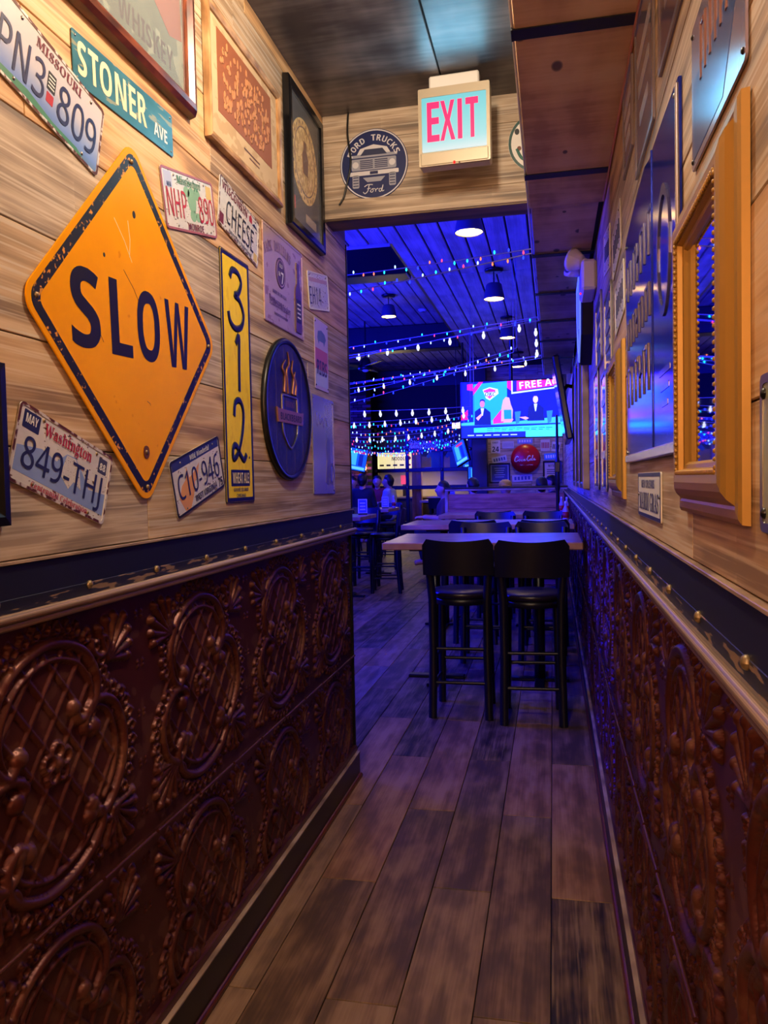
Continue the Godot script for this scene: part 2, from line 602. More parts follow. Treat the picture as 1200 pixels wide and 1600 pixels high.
func blue_floods() -> void:
	# long blue wash panels hung from the ceiling along the left side of the dining room, out of the camera's sight behind the passage wall
	for p in [
		["long blue wash panel hung at the left of the dining room, nearest the passage", Vector3(-3.5, 2.55, -5.3), Vector3(-0.5, 3.1, -8.1), 1.8, 64.0],
		["long blue wash panel hung at the left of the dining room, farther in", Vector3(-4.9, 2.9, -9.6), Vector3(-1.2, 3.9, -12.8), 2.4, 60.0],
		["blue wash panel above the far left tables", Vector3(-4.9, 3.5, -15.0), Vector3(-2.0, 1.6, -16.4), 1.6, 24.0]]:
		var o := thing("flood_light", p[0], "lamp", "blue wash lights")
		var at: Vector3 = p[1]
		o.look_at_from_position(at, p[2])
		var w: float = p[3]
		obj("housing", box_mesh(Vector3(0, 0, 0.06), Vector3(w + 0.06, 0.40, 0.09), 0.01), M.black, o)
		obj("lens", box_mesh(Vector3(0, 0, 0.01), Vector3(w, 0.34, 0.01), 0.002), glow(Color(0.07, 0.1, 1.0), 3.0), o)
		var up := o.basis.inverse() * Vector3.UP
		for s in [-1.0, 1.0]:
			var foot := Vector3(s * w * 0.4, 0.1, 0.09)
			obj("hanger", tube([foot, foot + up * (4.41 - at.y if at.z < -8.0 else 3.96 - at.y)], 0.012, 6), M.black, o)
		var l := AreaLight3D.new()
		l.name = "light"
		l.area_size = Vector2(w, 0.34)
		l.light_color = Color(0.07, 0.085, 1.0)
		l.light_energy = p[4]
		l.shadow_enabled = true
		l.position = Vector3(0, 0, -0.01)
		o.add_child(l)

func back_fill_lamp() -> void:  # added unseen lamp, fills in the soffit, floor and lower tin
	var o := thing("added_fill_lamp", "added unseen fill lamp, a small frosted globe behind the camera at the passage's near end", "lamp")
	o.position = Vector3(-0.45, 1.95, 1.42)
	obj("bracket", box_mesh(Vector3(0, -0.06, 0.10), Vector3(0.08, 0.16, 0.15), 0.01), M.dark, o)
	obj("globe", lathe([[0.0, -0.09], [0.05, -0.08], [0.08, -0.045], [0.09, 0.0], [0.08, 0.045], [0.05, 0.08], [0.0, 0.09]], 24), glow(Color(1.0, 0.76, 0.52), 3.0), o)
	var l := OmniLight3D.new()
	l.name = "light"
	l.light_color = Color(1.0, 0.76, 0.54)
	l.light_energy = 2.3
	l.light_size = 0.07
	l.omni_range = 20.0
	l.omni_attenuation = 2.0
	l.shadow_enabled = true
	o.add_child(l)

# ------------------------------------------------------------------ the room shell
func shell() -> void:
	var fl := struct("floor", box_mesh(Vector3(-2.7, -0.062, -9.6), Vector3(6.2, 0.1, 22.6), 0.0), M.dark)
	fl.set_meta("label", "dark wood-look plank floor of the passage and dining room")
	struct("wall_left", box_mesh(Vector3(-1.062, 1.55, -1.08), Vector3(0.12, 3.1, 5.36), 0.0), M.matt)
	struct("wall_right", box_mesh(Vector3(0.29, 2.1, -9.5), Vector3(0.12, 4.2, 22.2), 0.0), M.matt)
	struct("wall_back", box_mesh(Vector3(-0.4, 1.55, 1.66), Vector3(1.5, 3.1, 0.12), 0.0), mat(c8(150, 120, 90), 0.7))
	var ce := struct("ceiling", box_mesh(Vector3(-0.4, 3.17, -0.95), Vector3(1.5, 0.12, 5.3), 0.0), M.matt)
	# stained plywood sheets, a seam between them
	obj("panel", box_mesh(Vector3(-0.711, 3.104, -1.5), Vector3(0.574, 0.012, 4.6), 0.002, Vector3(0.8, 0, 0), Vector3(0, 0, 0.5)), M.ply, ce)
	obj("panel", box_mesh(Vector3(-0.104, 3.104, -1.5), Vector3(0.628, 0.012, 4.6), 0.002, Vector3(0.8, 0, 0), Vector3(0, 0, 0.5), Vector2(0.4, 0.3)), M.ply, ce)
	obj("panel", box_mesh(Vector3(-0.4, 3.104, 1.2), Vector3(1.2, 0.012, 0.78), 0.002, Vector3(0.8, 0, 0), Vector3(0, 0, 0.5), Vector2(0.7, 0.3)), M.ply, ce)
	# dining room
	struct("wall_front", box_mesh(Vector3(-3.36, 2.2, -3.68), Vector3(4.48, 4.6, 0.14), 0.0), mat(c8(70, 62, 58), 0.8))
	struct("wall_front", box_mesh(Vector3(-0.4, 3.7, -3.68), Vector3(1.4, 1.2, 0.14), 0.0), mat(c8(70, 62, 58), 0.8))
	struct("wall_left", box_mesh(Vector3(-5.66, 2.3, -12.1), Vector3(0.12, 4.6, 17.0), 0.0), mat(c8(60, 50, 48), 0.8))
	struct("wall_back", box_mesh(Vector3(-2.7, 2.3, -24.1), Vector3(6.0, 4.6, 0.12), 0.0), mat(c8(60, 50, 48), 0.8))
	struct("wall_left", box_mesh(Vector3(-5.66, 2.3, -22.3), Vector3(0.12, 4.6, 3.6), 0.0), mat(c8(60, 50, 48), 0.8))
	# ceiling of the dining room: a low planked part, and a higher coffered part to the left with cross beams
	var low := struct("ceiling", box_mesh(Vector3(-0.7, 4.06, -13.8), Vector3(1.86, 0.16, 20.3), 0.0), M.matt)
	var x := 0.21
	var i := 0
	while x > -1.62:
		var w := minf(0.205, x + 1.64)
		for z in [[-3.76, -9.5], [-9.5, -15.2], [-15.2, -23.9]]:
			var u := rng.randf()
			obj("ceiling_plank", box_mesh(Vector3(x - w / 2, 3.962 + rng.randf() * 0.004, (z[0] + z[1]) / 2), Vector3(w - 0.012, 0.024, absf(z[0] - z[1]) - 0.004), 0.005, Vector3(0, 0, 0.35), Vector3(1.6, 0, 0), Vector2(u, u * 3)), M.board, low)
		x -= 0.212
		i += 1
	var near := struct("ceiling", box_mesh(Vector3(-3.6, 4.06, -5.93), Vector3(3.94, 0.16, 4.34), 0.0), M.matt)
	x = -1.642
	for k in 18:
		obj("ceiling_plank", box_mesh(Vector3(x - 0.1, 3.962, -5.93), Vector3(0.193, 0.024, 4.3), 0.005, Vector3(0, 0, 0.35), Vector3(1.6, 0, 0), Vector2(rng.randf(), rng.randf())), M.board, near)
		x -= 0.212
	obj("edge_strip", box_mesh(Vector3(-3.6, 3.955, -8.1), Vector3(3.94, 0.05, 0.04), 0.004, Vector3(0.4, 0, 0), Vector3(0, 1, 0)), M.board, near)
	var high := struct("ceiling", box_mesh(Vector3(-3.6, 4.52, -16.0), Vector3(4.1, 0.16, 16.2), 0.0), M.matt)
	x = -1.66
	for k in 18:
		for z in [[-8.1, -14.7], [-14.7, -23.9]]:
			obj("ceiling_plank", box_mesh(Vector3(x - 0.1, 4.425, (z[0] + z[1]) / 2), Vector3(0.196, 0.024, absf(z[0] - z[1]) - 0.004), 0.005, Vector3(0, 0, 0.35), Vector3(1.6, 0, 0), Vector2(rng.randf(), rng.randf())), M.board, high)
		x -= 0.212
	obj("coffer_side", box_mesh(Vector3(-1.625, 4.2, -16.0), Vector3(0.03, 0.5, 15.8), 0.002), M.dark, high)
	obj("coffer_side", box_mesh(Vector3(-3.6, 4.24, -8.09), Vector3(3.94, 0.5, 0.03), 0.002), M.dark, high)
	for z in [-9.4, -14.75, -20.6]:
		obj("cross_beam", box_mesh(Vector3(-3.62, 4.17, z), Vector3(3.9, 0.46, 0.34), 0.01, Vector3(0.4, 0, 0), Vector3(0, 1, 0)), M.dark, high)

func floor_planks() -> void:
	var fl: Node = get_node("floor")
	for c in 16:
		var x1 := 0.189 - 0.2115 * c
		var z := -2.76 if c % 2 == 0 else -2.10
		z += 1.322 * 4
		while z > -12.0:
			var za := minf(z, 1.58)
			var zb := z - 1.322
			z = zb
			if za - zb < 0.05 or zb > 1.5:
				continue
			if c > 5 and za > -3.0:
				continue
			var m: Material = M.floor[rng.randi() % 4]
			obj("floor_plank", box_mesh(Vector3(x1 - 0.10575, -0.006 + rng.randf() * 0.0006, (za + zb) / 2), Vector3(0.2085, 0.012, za - zb - 0.003), 0.0016, Vector3(0, 0, 0.72), Vector3(3.2, 0, 0), Vector2(rng.randf(), rng.randf())), m, fl)
	var st := begin()
	for c in 29:
		var z := -3.78 if c >= 16 else -12.0
		while z > -20.4:
			var l := 1.32 * (0.6 + 0.4 * rng.randf())
			cbox(st, Vector3(0.189 - 0.2115 * c - 0.10575, -0.007, z - l / 2), Vector3(0.2085, 0.012, l - 0.003), 0.0, Vector3(0, 0, 0.72), Vector3(3.2, 0, 0), Vector2(rng.randf(), rng.randf()))
			z -= l
	var rest := obj("far_planks", done(st), M.floor[0], fl)
	rest.set_meta("kind", "stuff")

# ------------------------------------------------------------------ the passage walls
func wainscot(wall: Node, side: float, x: float, z0: float, z1: float, rail_out: float) -> void:
	# side: +1 faces +x (left wall), -1 faces -x (right wall); x is the slab's face
	var n := 0
	# dado board, its pale top edge, screws, and the ribbed rail below it
	var L := z0 - z1
	var zc := (z0 + z1) / 2
	obj("dado_board", box_mesh(Vector3(x + side * 0.012, 1.302, zc), Vector3(0.024, 0.078, L), 0.002, Vector3(0, 0, 0.9), Vector3(0, 1.6, 0), Vector2(0, 0.2)), M.dado_flat, wall)
	obj("dado_board", box_mesh(Vector3(x + side * 0.0125, 1.263, zc), Vector3(0.025, 0.03, L), 0.002, Vector3(0, 0, 0.9), Vector3(0, 6.0, 0), Vector2(0, 0.2)), M.dado, wall)
	obj("dado_cap", box_mesh(Vector3(x + side * 0.015, 1.3435, zc), Vector3(0.03, 0.006, L), 0.001, Vector3(0, 0, 0.9), Vector3(0, 6.0, 0)), M.rail, wall)
	var st := begin()
	add_tube(st, [Vector3(x + side * rail_out * 0.75, 1.2445, z0), Vector3(x + side * rail_out * 0.75, 1.2445, z1)], 0.0095, 8)
	add_tube(st, [Vector3(x + side * rail_out * 0.62, 1.229, z0), Vector3(x + side * rail_out * 0.62, 1.229, z1)], 0.0085, 8)
	cbox(st, Vector3(x + side * rail_out * 0.35, 1.236, zc), Vector3(rail_out * 0.7, 0.028, L), 0.002, Vector3(0, 0, 0.9), Vector3(0, 6, 0))
	obj("chair_rail", done(st), M.rail, wall)
	var z := z0 - 0.2
	while z > maxf(z1, -10.0):
		var o := obj("bolt", M.bolt_mesh, M.rustbolt, wall)
		o.basis = Basis(Vector3.UP, side * PI / 2).scaled(Vector3.ONE * 0.009)
		o.position = Vector3(x + side * 0.026, 1.272, z)
		z -= 0.29
	# baseboard
	var bb := begin()
	cbox(bb, Vector3(x + side * 0.0175, 0.062, zc), Vector3(0.035, 0.124, L), 0.003, Vector3(0, 0, 0.9), Vector3(0, 5, 0))
	obj("baseboard", done(bb), M.dark, wall)
	obj("baseboard_cap", box_mesh(Vector3(x + side * 0.0185, 0.126, zc), Vector3(0.037, 0.006, L), 0.001, Vector3(0, 0, 0.9), Vector3(0, 5, 0)), M.rail, wall)
	obj("tin_edge_strip", box_mesh(Vector3(x + side * 0.0115, 0.143, zc), Vector3(0.023, 0.030, L), 0.004, Vector3(0, 0, 0.9), Vector3(0, 5, 0)), M.tin, wall)
	obj("shoe_moulding", tube([Vector3(x + side * 0.035, 0.008, z0), Vector3(x + side * 0.035, 0.008, z1)], 0.013, 10), M.frame_brown, wall)
	# the rods that cover the joint between the two rows of tin
	z = z0
	while z > maxf(z1, -8.0):
		var l := minf(0.24, z - z1)
		obj("joint_rod", tube([Vector3(x + side * 0.02, 0.613, z - 0.006), Vector3(x + side * 0.02, 0.613, z - l + 0.006)], 0.005, 6), M.tin, wall)
		z -= 0.24

func planks(wall: Node, side: float, x: float, z0: float, z1: float, top: float, joints: Dictionary) -> void:
	var y := 1.347
	var c := 0
	while y < top - 0.01:
		var h := minf(0.2115, top - y)
		var z := z0
		var stops: Array = joints.get(c, [])
		var s := 0
		while z > z1 + 0.001:
			var e := z - rng.randf_range(1.1, 2.4)
			if s < stops.size():
				e = stops[s]
				s += 1
			if e < z1 + 0.3:
				e = z1
			var t := 0.0195 + rng.randf() * 0.0015
			var r := rng.randf()
			obj("plank", box_mesh(Vector3(x + side * t / 2, y + h / 2, (z + e) / 2), Vector3(t, h - 0.0025, z - e - 0.002), 0.0015, Vector3(0, 0, 0.42 * side), Vector3(0, -1.0 / 0.2115, 0), Vector2(r * 3.7, y / 0.2115)), M.plank[rng.randi() % 4], wall)
			z = e
		y += 0.2115
		c += 1

func tin_tiles(wall: Node, mesh: Mesh, side: float, x: float, start: float, pitch: float, count: int) -> void:
	for k in count:
		for row in 2:
			var o := obj("tin_panel", mesh, M.tin, wall)
			o.basis = Basis(Vector3.UP, side * PI / 2) * Basis.from_scale(Vector3(pitch / 2, 0.305, 1.0))
			o.position = Vector3(x + side * 0.003, 0.308 + 0.61 * row, start - pitch * (k + 0.5))

func left_wall() -> void:
	var w := get_node("wall_left")
	var tin := tin_mesh()
	M.tin_mesh = tin
	planks(w, 1.0, -1.0005, 1.6, -3.755, 3.098, {0: [-0.3, -1.768], 1: [-0.9, -2.75], 2: [0.2, -1.949, -3.1], 3: [-0.4, -2.3], 4: [-1.35, -2.95], 5: [-0.5, -2.2], 6: [-1.0, -2.75], 7: [-0.6, -2.4]})
	wainscot(w, 1.0, -1.0, 1.6, -3.765, 0.05)
	tin_tiles(w, tin, 1.0, -1.0, 1.653, 0.6775, 8)
	# metal trim on the wall's end
	obj("corner_trim", box_mesh(Vector3(-0.992, 2.0, -3.768), Vector3(0.03, 1.29, 0.012), 0.002), M.dark, w)
	obj("corner_trim", box_mesh(Vector3(-1.0, 0.67, -3.768), Vector3(0.03, 1.34, 0.012), 0.002), M.dark, w)
	obj("end_board", box_mesh(Vector3(-1.062, 1.32, -3.775), Vector3(0.1, 2.64, 0.02), 0.002, Vector3(0, 0.4, 0), Vector3(3, 0, 0)), M.base, w)

func right_wall() -> void:
	var w := get_node("wall_right")
	planks(w, -1.0, 0.2325, 1.6, -16.4, 2.6, {0: [-1.29, -3.2], 1: [-0.62, -2.0]})
	wainscot(w, -1.0, 0.232, 1.6, -16.4, 0.05)
	tin_tiles(w, M.tin_mesh, -1.0, 0.232, 1.6, 0.6775, 19)

# one pressed tin tile in the square -1..1: a lattice in a frame of scrolls, scallops round it, leaf fans in the corners
func tin_mesh() -> ArrayMesh:
	var N := 190
	var H := PackedFloat32Array()
	H.resize((N + 1) * (N + 1))
	var stamp := func(p: Vector2, w: float, h: float) -> void:
		var cx := (p.x + 1) / 2 * N
		var cy := (p.y + 1) / 2 * N
		var rr_ := w / 2 * N
		for j in range(maxi(0, ceili(cy - rr_)), mini(N, floori(cy + rr_)) + 1):
			for i in range(maxi(0, ceili(cx - rr_)), mini(N, floori(cx + rr_)) + 1):
				var d2 := ((i - cx) * (i - cx) + (j - cy) * (j - cy)) / (rr_ * rr_)
				if d2 < 1.0:
					var v := h * sqrt(1.0 - d2)
					if v > H[j * (N + 1) + i]:
						H[j * (N + 1) + i] = v
	var ridge := func(pts: Array, w: float, h: float, w1 := -1.0) -> void:
		for k in pts.size() - 1:
			var a := Vector2(pts[k].x, pts[k].y)
			var b := Vector2(pts[k + 1].x, pts[k + 1].y)
			var n := maxi(1, int(a.distance_to(b) / 0.009))
			for s in n:
				var t: float = (k + float(s) / n) / (pts.size() - 1)
				stamp.call(a.lerp(b, float(s) / n), w if w1 < 0.0 else lerpf(w, w1, t), h)
	# lattice, clipped to the frame's inside
	var inside := func(p: Vector2) -> bool:
		return pow(absf(p.x) / 0.66, 2.6) + pow(absf(p.y) / 0.74, 2.6) < 1.0
	for k in range(-9, 10):
		for s in [1.0, -1.0]:
			var last := Vector2.ZERO
			for q in 260:
				var y := -0.8 + 1.6 * q / 260.0
				var p := Vector2(k * 0.24 + s * y * 0.77, y)
				if inside.call(p):
					stamp.call(p, 0.0185, 0.36)
	for j in range(-6, 7):
		for i in range(-6, 7):
			var p := Vector2(i * 0.12, j * 0.156)
			if (i + j) % 2 == 0 and inside.call(p):
				stamp.call(p, 0.026, 0.46)
	# the frame's scrolls
	var scrolls := [
		[-.34, .16, -.44, .07, -.55, .18, -.57, .42, -.40, .69, -.06, .81, .27, .71, .43, .47, .37, .27, .23, .22, .18, .32],
		[.38, .12, .28, .14, .33, .27, .46, .31, .63, .22, .73, -.02, .70, -.28, .54, -.50, .41, -.53, .34, -.43],
		[-.38, -.10, -.30, -.04, -.40, .04, -.56, .02, -.72, -.18, -.68, -.44, -.52, -.58, -.40, -.54, -.38, -.44],
		[-.30, -.46, -.38, -.40, -.48, -.50, -.42, -.70, -.12, -.84, .22, -.79, .43, -.63, .42, -.50, .31, -.50]]
	for f in scrolls:
		var c := curve(f, 0.0, 8)
		ridge.call(c, 0.036, 0.95)
		var inner := []
		var wide := []
		for v in c:
			var m := Vector3(v.x * 0.86, v.y * 0.87, 0)
			inner.append(m)
			if c.find(v) > 14 and c.find(v) < c.size() - 20:
				wide.append(v * 1.0)
		ridge.call(inner.slice(14, inner.size() - 16), 0.02, 0.6)
		stamp.call(Vector2(c[0].x, c[0].y), 0.07, 1.2)
		stamp.call(Vector2(c[-1].x, c[-1].y), 0.062, 1.1)
		# scallops along the outside
		var run := 0.0
		for k in range(14, c.size() - 18):
			run += c[k].distance_to(c[k - 1])
			if run > 0.085:
				run = 0.0
				var o := Vector2(c[k].x, c[k].y) * (1.0 + 0.1 / maxf(0.3, Vector2(c[k].x, c[k].y).length()))
				for a in 9:
					stamp.call(o + Vector2.from_angle(TAU * a / 9) * 0.036, 0.018, 0.62)
				stamp.call(o * 1.055, 0.026, 0.7)
	# flower in the middle
	for a in 5:
		var d := Vector2.from_angle(TAU * a / 5 + 0.3)
		for b in 12:
			stamp.call(d * 0.085 + Vector2.from_angle(TAU * b / 12) * 0.05, 0.02, 0.62)
	stamp.call(Vector2.ZERO, 0.045, 0.9)
	# leaf fans in the corners
	for cx in [-1.0, 1.0]:
		for cy in [-1.0, 1.0]:
			var o := Vector2(cx * 0.56, cy * 0.56)
			var mid := Vector2(cx * 0.62, cy * 0.78).angle()
			for k in range(-3, 4):
				var a: float = mid + k * 0.33
				var l := 0.36 - absf(k) * 0.035
				var bend := Vector2.from_angle(a + 0.4 * signf(k))
				var tip := o + Vector2.from_angle(a) * l
				var pts := [Vector3(o.x, o.y, 0), Vector3(o.x, o.y, 0).lerp(Vector3(tip.x, tip.y, 0), 0.6), Vector3(tip.x, tip.y, 0) + Vector3(bend.x, bend.y, 0) * 0.02]
				ridge.call(pts, 0.014, 0.75, 0.036)
				stamp.call(tip, 0.038, 0.95)
			# a small curl beside the fan
			var q := []
			for s in 22:
				var a2: float = mid + PI * 0.6 * cx * cy + s * 0.26 * cx * cy
				q.append(Vector3(cx * 0.50, cy * 0.70, 0) + Vector3(cos(a2), sin(a2), 0) * (0.12 - s * 0.004))
			ridge.call(q, 0.026, 0.8)
	# rivets and the folded edges
	for k in 5:
		for s in [-1.0, 1.0]:
			stamp.call(Vector2(s * 0.965, -0.8 + 0.4 * k), 0.014, 0.3)
			stamp.call(Vector2(s * 0.965, -0.76 + 0.4 * k), 0.014, 0.3)
	var deep := 0.014
	var st := SurfaceTool.new()
	st.begin(Mesh.PRIMITIVE_TRIANGLES)
	for j in N + 1:
		for i in N + 1:
			var xl := H[j * (N + 1) + maxi(i - 1, 0)]
			var xr := H[j * (N + 1) + mini(i + 1, N)]
			var yl := H[maxi(j - 1, 0) * (N + 1) + i]
			var yr := H[mini(j + 1, N) * (N + 1) + i]
			var cell := 2.0 * 2.0 / N # in tile units, two cells
			st.set_normal(Vector3(-(xr - xl) * deep / cell, -(yr - yl) * deep / cell, 1.0).normalized())
			st.set_uv(Vector2(float(i) / N, 1.0 - float(j) / N) * 1.3)
			st.add_vertex(Vector3(-1.0 + 2.0 * i / N, -1.0 + 2.0 * j / N, H[j * (N + 1) + i] * deep))
	for j in N:
		for i in N:
			var a := j * (N + 1) + i
			st.add_index(a)
			st.add_index(a + N + 1)
			st.add_index(a + N + 2)
			st.add_index(a)
			st.add_index(a + N + 2)
			st.add_index(a + 1)
	return st.commit()

func overhead() -> void:
	# the planked beam across the passage
	var b := struct("trim_1", box_mesh(Vector3(-0.385, 2.88, -3.48), Vector3(1.19, 0.43, 0.12), 0.002), M.matt)
	obj("plank", box_mesh(Vector3(-0.385, 3.04, -3.41), Vector3(1.19, 0.118, 0.02), 0.002, Vector3(0.42, 0, 0), Vector3(0, -4.7, 0), Vector2(0.3, 0.2)), M.plank[1], b)
	obj("plank", box_mesh(Vector3(-0.385, 2.852, -3.409), Vector3(1.19, 0.254, 0.022), 0.002, Vector3(0.42, 0, 0), Vector3(0, -3.9, 0), Vector2(0.7, 0.1)), M.plank[1], b)
	obj("plank", box_mesh(Vector3(-0.385, 2.684, -3.405), Vector3(1.19, 0.078, 0.028), 0.003, Vector3(0.42, 0, 0), Vector3(0, -4.7, 0), Vector2(0.1, 0.6)), M.plank[1], b)
	obj("underside_board", box_mesh(Vector3(-0.385, 2.648, -3.47), Vector3(1.19, 0.02, 0.14), 0.002, Vector3(0.42, 0, 0), Vector3(0, 0, 3)), M.base, b)
	# boxed soffit along the right wall, strapped
	var s := struct("trim_2", box_mesh(Vector3(0.07, 2.84, -2.2), Vector3(0.28, 0.52, 7.4), 0.0), M.matt)
	var seams := [1.5, 0.3, -0.95, -1.97, -2.9, -3.235]
	for k in 5:
		obj("soffit_board", box_mesh(Vector3(0.068, 2.57, (seams[k] + seams[k + 1]) / 2), Vector3(0.292, 0.022, seams[k] - seams[k + 1] - 0.003), 0.002, Vector3(1.4, 0, 0), Vector3(0, 0, 0.9), Vector2(rng.randf(), rng.randf())), M.pine, s)
	obj("soffit_side", box_mesh(Vector3(-0.074, 2.83, -0.9), Vector3(0.012, 0.52, 4.66), 0.002, Vector3(0, 0, 0.6), Vector3(0, 1.4, 0)), M.pine, s)
	var far := [-3.24, -3.925, -4.74, -5.58, -6.37, -7.29, -8.5]
	for k in 6:
		obj("soffit_board", box_mesh(Vector3(0.06, 2.58, (far[k] + far[k + 1]) / 2), Vector3(0.262, 0.022, far[k] - far[k + 1] - 0.003), 0.002, Vector3(1.4, 0, 0), Vector3(0, 0, 0.9), Vector2(rng.randf(), rng.randf())), M.pine, s)
	obj("soffit_side", box_mesh(Vector3(-0.068, 3.2, -5.87), Vector3(0.012, 1.26, 5.26), 0.002, Vector3(0, 0, 0.6), Vector3(0, 1.4, 0)), M.pine, s)
	obj("soffit_end", box_mesh(Vector3(0.07, 3.2, -8.5), Vector3(0.28, 1.26, 0.02), 0.002, Vector3(1.4, 0, 0), Vector3(0, 1.4, 0)), M.pine, s)
	for z in [-0.95, -1.975, -2.9, -3.925, -4.74, -5.58, -6.37, -7.29]:
		var st := begin()
		cbox(st, Vector3(0.062, 2.5585, z), Vector3(0.292, 0.004, 0.05), 0.001)
		cbox(st, Vector3(-0.085, 2.6, z), Vector3(0.004, 0.09, 0.05), 0.001)
		obj("strap", done(st), M.strap, s)
	obj("edge_bead", tube([Vector3(-0.083, 2.566, 1.4), Vector3(-0.083, 2.566, -8.5)], 0.004, 6), M.white, s)
	obj("wall_bead", tube([Vector3(0.206, 2.556, 1.4), Vector3(0.206, 2.556, -3.2)], 0.005, 6), M.panel, s)
# ------------------------------------------------------------------ the left wall's plates and signs
func plate_base(o: Node, w: float, h: float, face: Material, rim: Material, r := 0.012) -> void:
	obj("plate_panel", slab(rr(w, h, r), 0.002, 0.0, 0.0008), face, o)
	obj("rim", band(rr(w, h, r), rr(w - 0.012, h - 0.012, r * 0.7), 0.0016, 0.0016), rim, o)

func gradient_tex(cols: Array, offs: Array) -> GradientTexture2D:
	var g := Gradient.new()
	g.colors = PackedColorArray(cols)
	g.offsets = PackedFloat32Array(offs)
	var t := GradientTexture2D.new()
	t.gradient = g
	t.width = 16
	t.height = 256
	t.fill_from = Vector2(0, 0)
	t.fill_to = Vector2(0, 1)
	return t

func left_signs() -> void:
	var P := "license plate"
	var G := ""
	# Missouri
	var o := hung("license_plate", "blue and white Missouri license plate, letters PN3 809, highest plate at the left", P, "L", 1.430, 2.287, -14.0)
	plate_base(o, 0.36, 0.165, textured(gradient_tex([c8(206, 196, 196), c8(190, 188, 200), c8(110, 136, 196), c8(86, 116, 150)], [0.0, 0.5, 0.85, 1.0]), 0.35, 0.1), M.rim)
	text(o, "PN3", 0.135, 0.082, -0.085, -0.01, 0.0032, M.navy, "sans")
	text(o, "809", 0.135, 0.082, 0.093, -0.01, 0.0032, M.navy, "sans")
	text(o, "MISSOURI", 0.15, 0.02, 0.02, 0.058, 0.0032, M.maroon, "serif")
	obj("sticker", slab(rr(0.026, 0.04, 0.002), 0.0004, 0.002), M.ink, o).position = Vector3(0.002, 0.008, 0)
	obj("sticker", slab(rr(0.022, 0.022, 0.002), 0.0004, 0.002), M.red, o).position = Vector3(0.002, -0.028, 0)
	for k in 4:
		obj("sticker_mark", slab(rr(0.02, 0.003, 0.001), 0.0003, 0.0024), M.white, o).position = Vector3(0.002, 0.02 - k * 0.008, 0)
	obj("landscape_print", slab(poly([-0.17, -0.076, 0.13, -0.076, 0.10, -0.066, 0.02, -0.068, -0.06, -0.058, -0.17, -0.066]), 0.0003, 0.002), M.green, o)
	bolts(o, [[-0.1, 0.066], [0.13, 0.066], [-0.1, -0.066], [0.12, -0.066]])
	# STONER AVE
	o = hung("street_sign", "teal street name sign reading STONER AVE under the wooden picture frame", "street sign", "L", 1.732, 2.40, 1.6)
	var teal := textured(worn(211, 256, c8(56, 114, 132), c8(140, 146, 128), 0.36, 0.05, 0.02), 0.35, 0.2)
	obj("sign_panel", slab(rr(0.445, 0.108, 0.006), 0.002, 0.0, 0.0006), teal, o)
	text(o, "STONER", 0.29, 0.072, -0.06, 0.003, 0.0026, M.cream)
	text(o, "AVE", 0.07, 0.033, 0.155, -0.016, 0.0026, M.white)
	bolts(o, [[-0.21, 0.043], [-0.21, -0.043], [0.21, 0.043], [0.21, -0.043]], 0.003)
	# whiskey picture in a brown wooden frame, top left
	o = hung("framed_picture", "grey-green whiskey picture behind glass in a brown wooden frame at the top", "picture", "L", 1.70, 2.86, 0.0, "", 0.002)
	obj("backing", slab(rr(0.66, 0.66, 0.004), 0.008), textured(worn(217, 256, c8(66, 80, 72), c8(104, 114, 100), 0.44, 0.07, 0.02), 0.5), o)
	obj("frame", moulding(0.63, 0.63, [[0.0, 0.0], [0.0, 0.016], [0.008, 0.02], [0.02, 0.032], [0.034, 0.03], [0.044, 0.02], [0.048, 0.0]]), M.frame_brown, o)
	text(o, "WHISKEY", 0.27, 0.055, 0.12, -0.262, 0.0086, M.ink)
	obj("painted_shape", slab(poly([0.14, -0.14, 0.19, -0.02, 0.30, -0.04, 0.31, -0.18, 0.24, -0.2]), 0.0006, 0.008), mat(c8(110, 54, 44), 0.5), o)
	obj("painted_shape", slab(poly([0.02, -0.06, 0.10, 0.10, 0.22, 0.12, 0.31, 0.02, 0.30, -0.03, 0.19, -0.01, 0.12, -0.1]), 0.0005, 0.008), mat(c8(96, 116, 124), 0.5), o)
	obj("pane", slab(rr(0.64, 0.64, 0.003), 0.002, 0.011), M.glass, o)
	# picture of many small orange-brown figures, cream mat, pale wooden frame
	o = hung("framed_picture", "crowded orange-brown picture with wide cream mat in a thin pale frame", "picture", "L", 2.475, 2.70, 0.0, "", 0.002)
	obj("mat_board", slab(rr(0.59, 0.37, 0.003), 0.007), textured(worn(223, 128, c8(206, 180, 140), c8(190, 160, 120), 0.44, 0.03), 0.7), o)
	obj("print", slab(rr(0.46, 0.25, 0.002), 0.0008, 0.007), mat(c8(150, 88, 54), 0.6), o).position = Vector3(0.0, 0.03, 0)
	var figs := begin()
	var r2 := RandomNumberGenerator.new()
	r2.seed = 5
	for k in 150:
		var c := Vector3(-0.21 + 0.42 * r2.randf(), -0.075 + 0.21 * r2.randf(), 0.0081)
		add_ball(figs, c, Vector3(0.006 + 0.006 * r2.randf(), 0.008 + 0.010 * r2.randf(), 0.0006), 6)
	var fg := obj("printed_figures", done(figs), mat(c8(206, 142, 92), 0.6), o)
	fg.set_meta("kind", "stuff")
	obj("caption_line", slab(rr(0.14, 0.006, 0.002), 0.0004, 0.007), M.frame_brown, o).position = Vector3(0.04, -0.125, 0)
	obj("caption_line", slab(rr(0.09, 0.005, 0.002), 0.0004, 0.007), M.frame_brown, o).position = Vector3(0.06, -0.14, 0)
	obj("frame", moulding(0.578, 0.358, [[0.0, 0.0], [0.0, 0.014], [0.006, 0.018], [0.016, 0.021], [0.024, 0.018], [0.026, 0.0]]), textured(wood(227, 256, 64, [c8(120, 84, 50), c8(160, 120, 78), c8(196, 156, 110)], 0.3), 0.4), o)
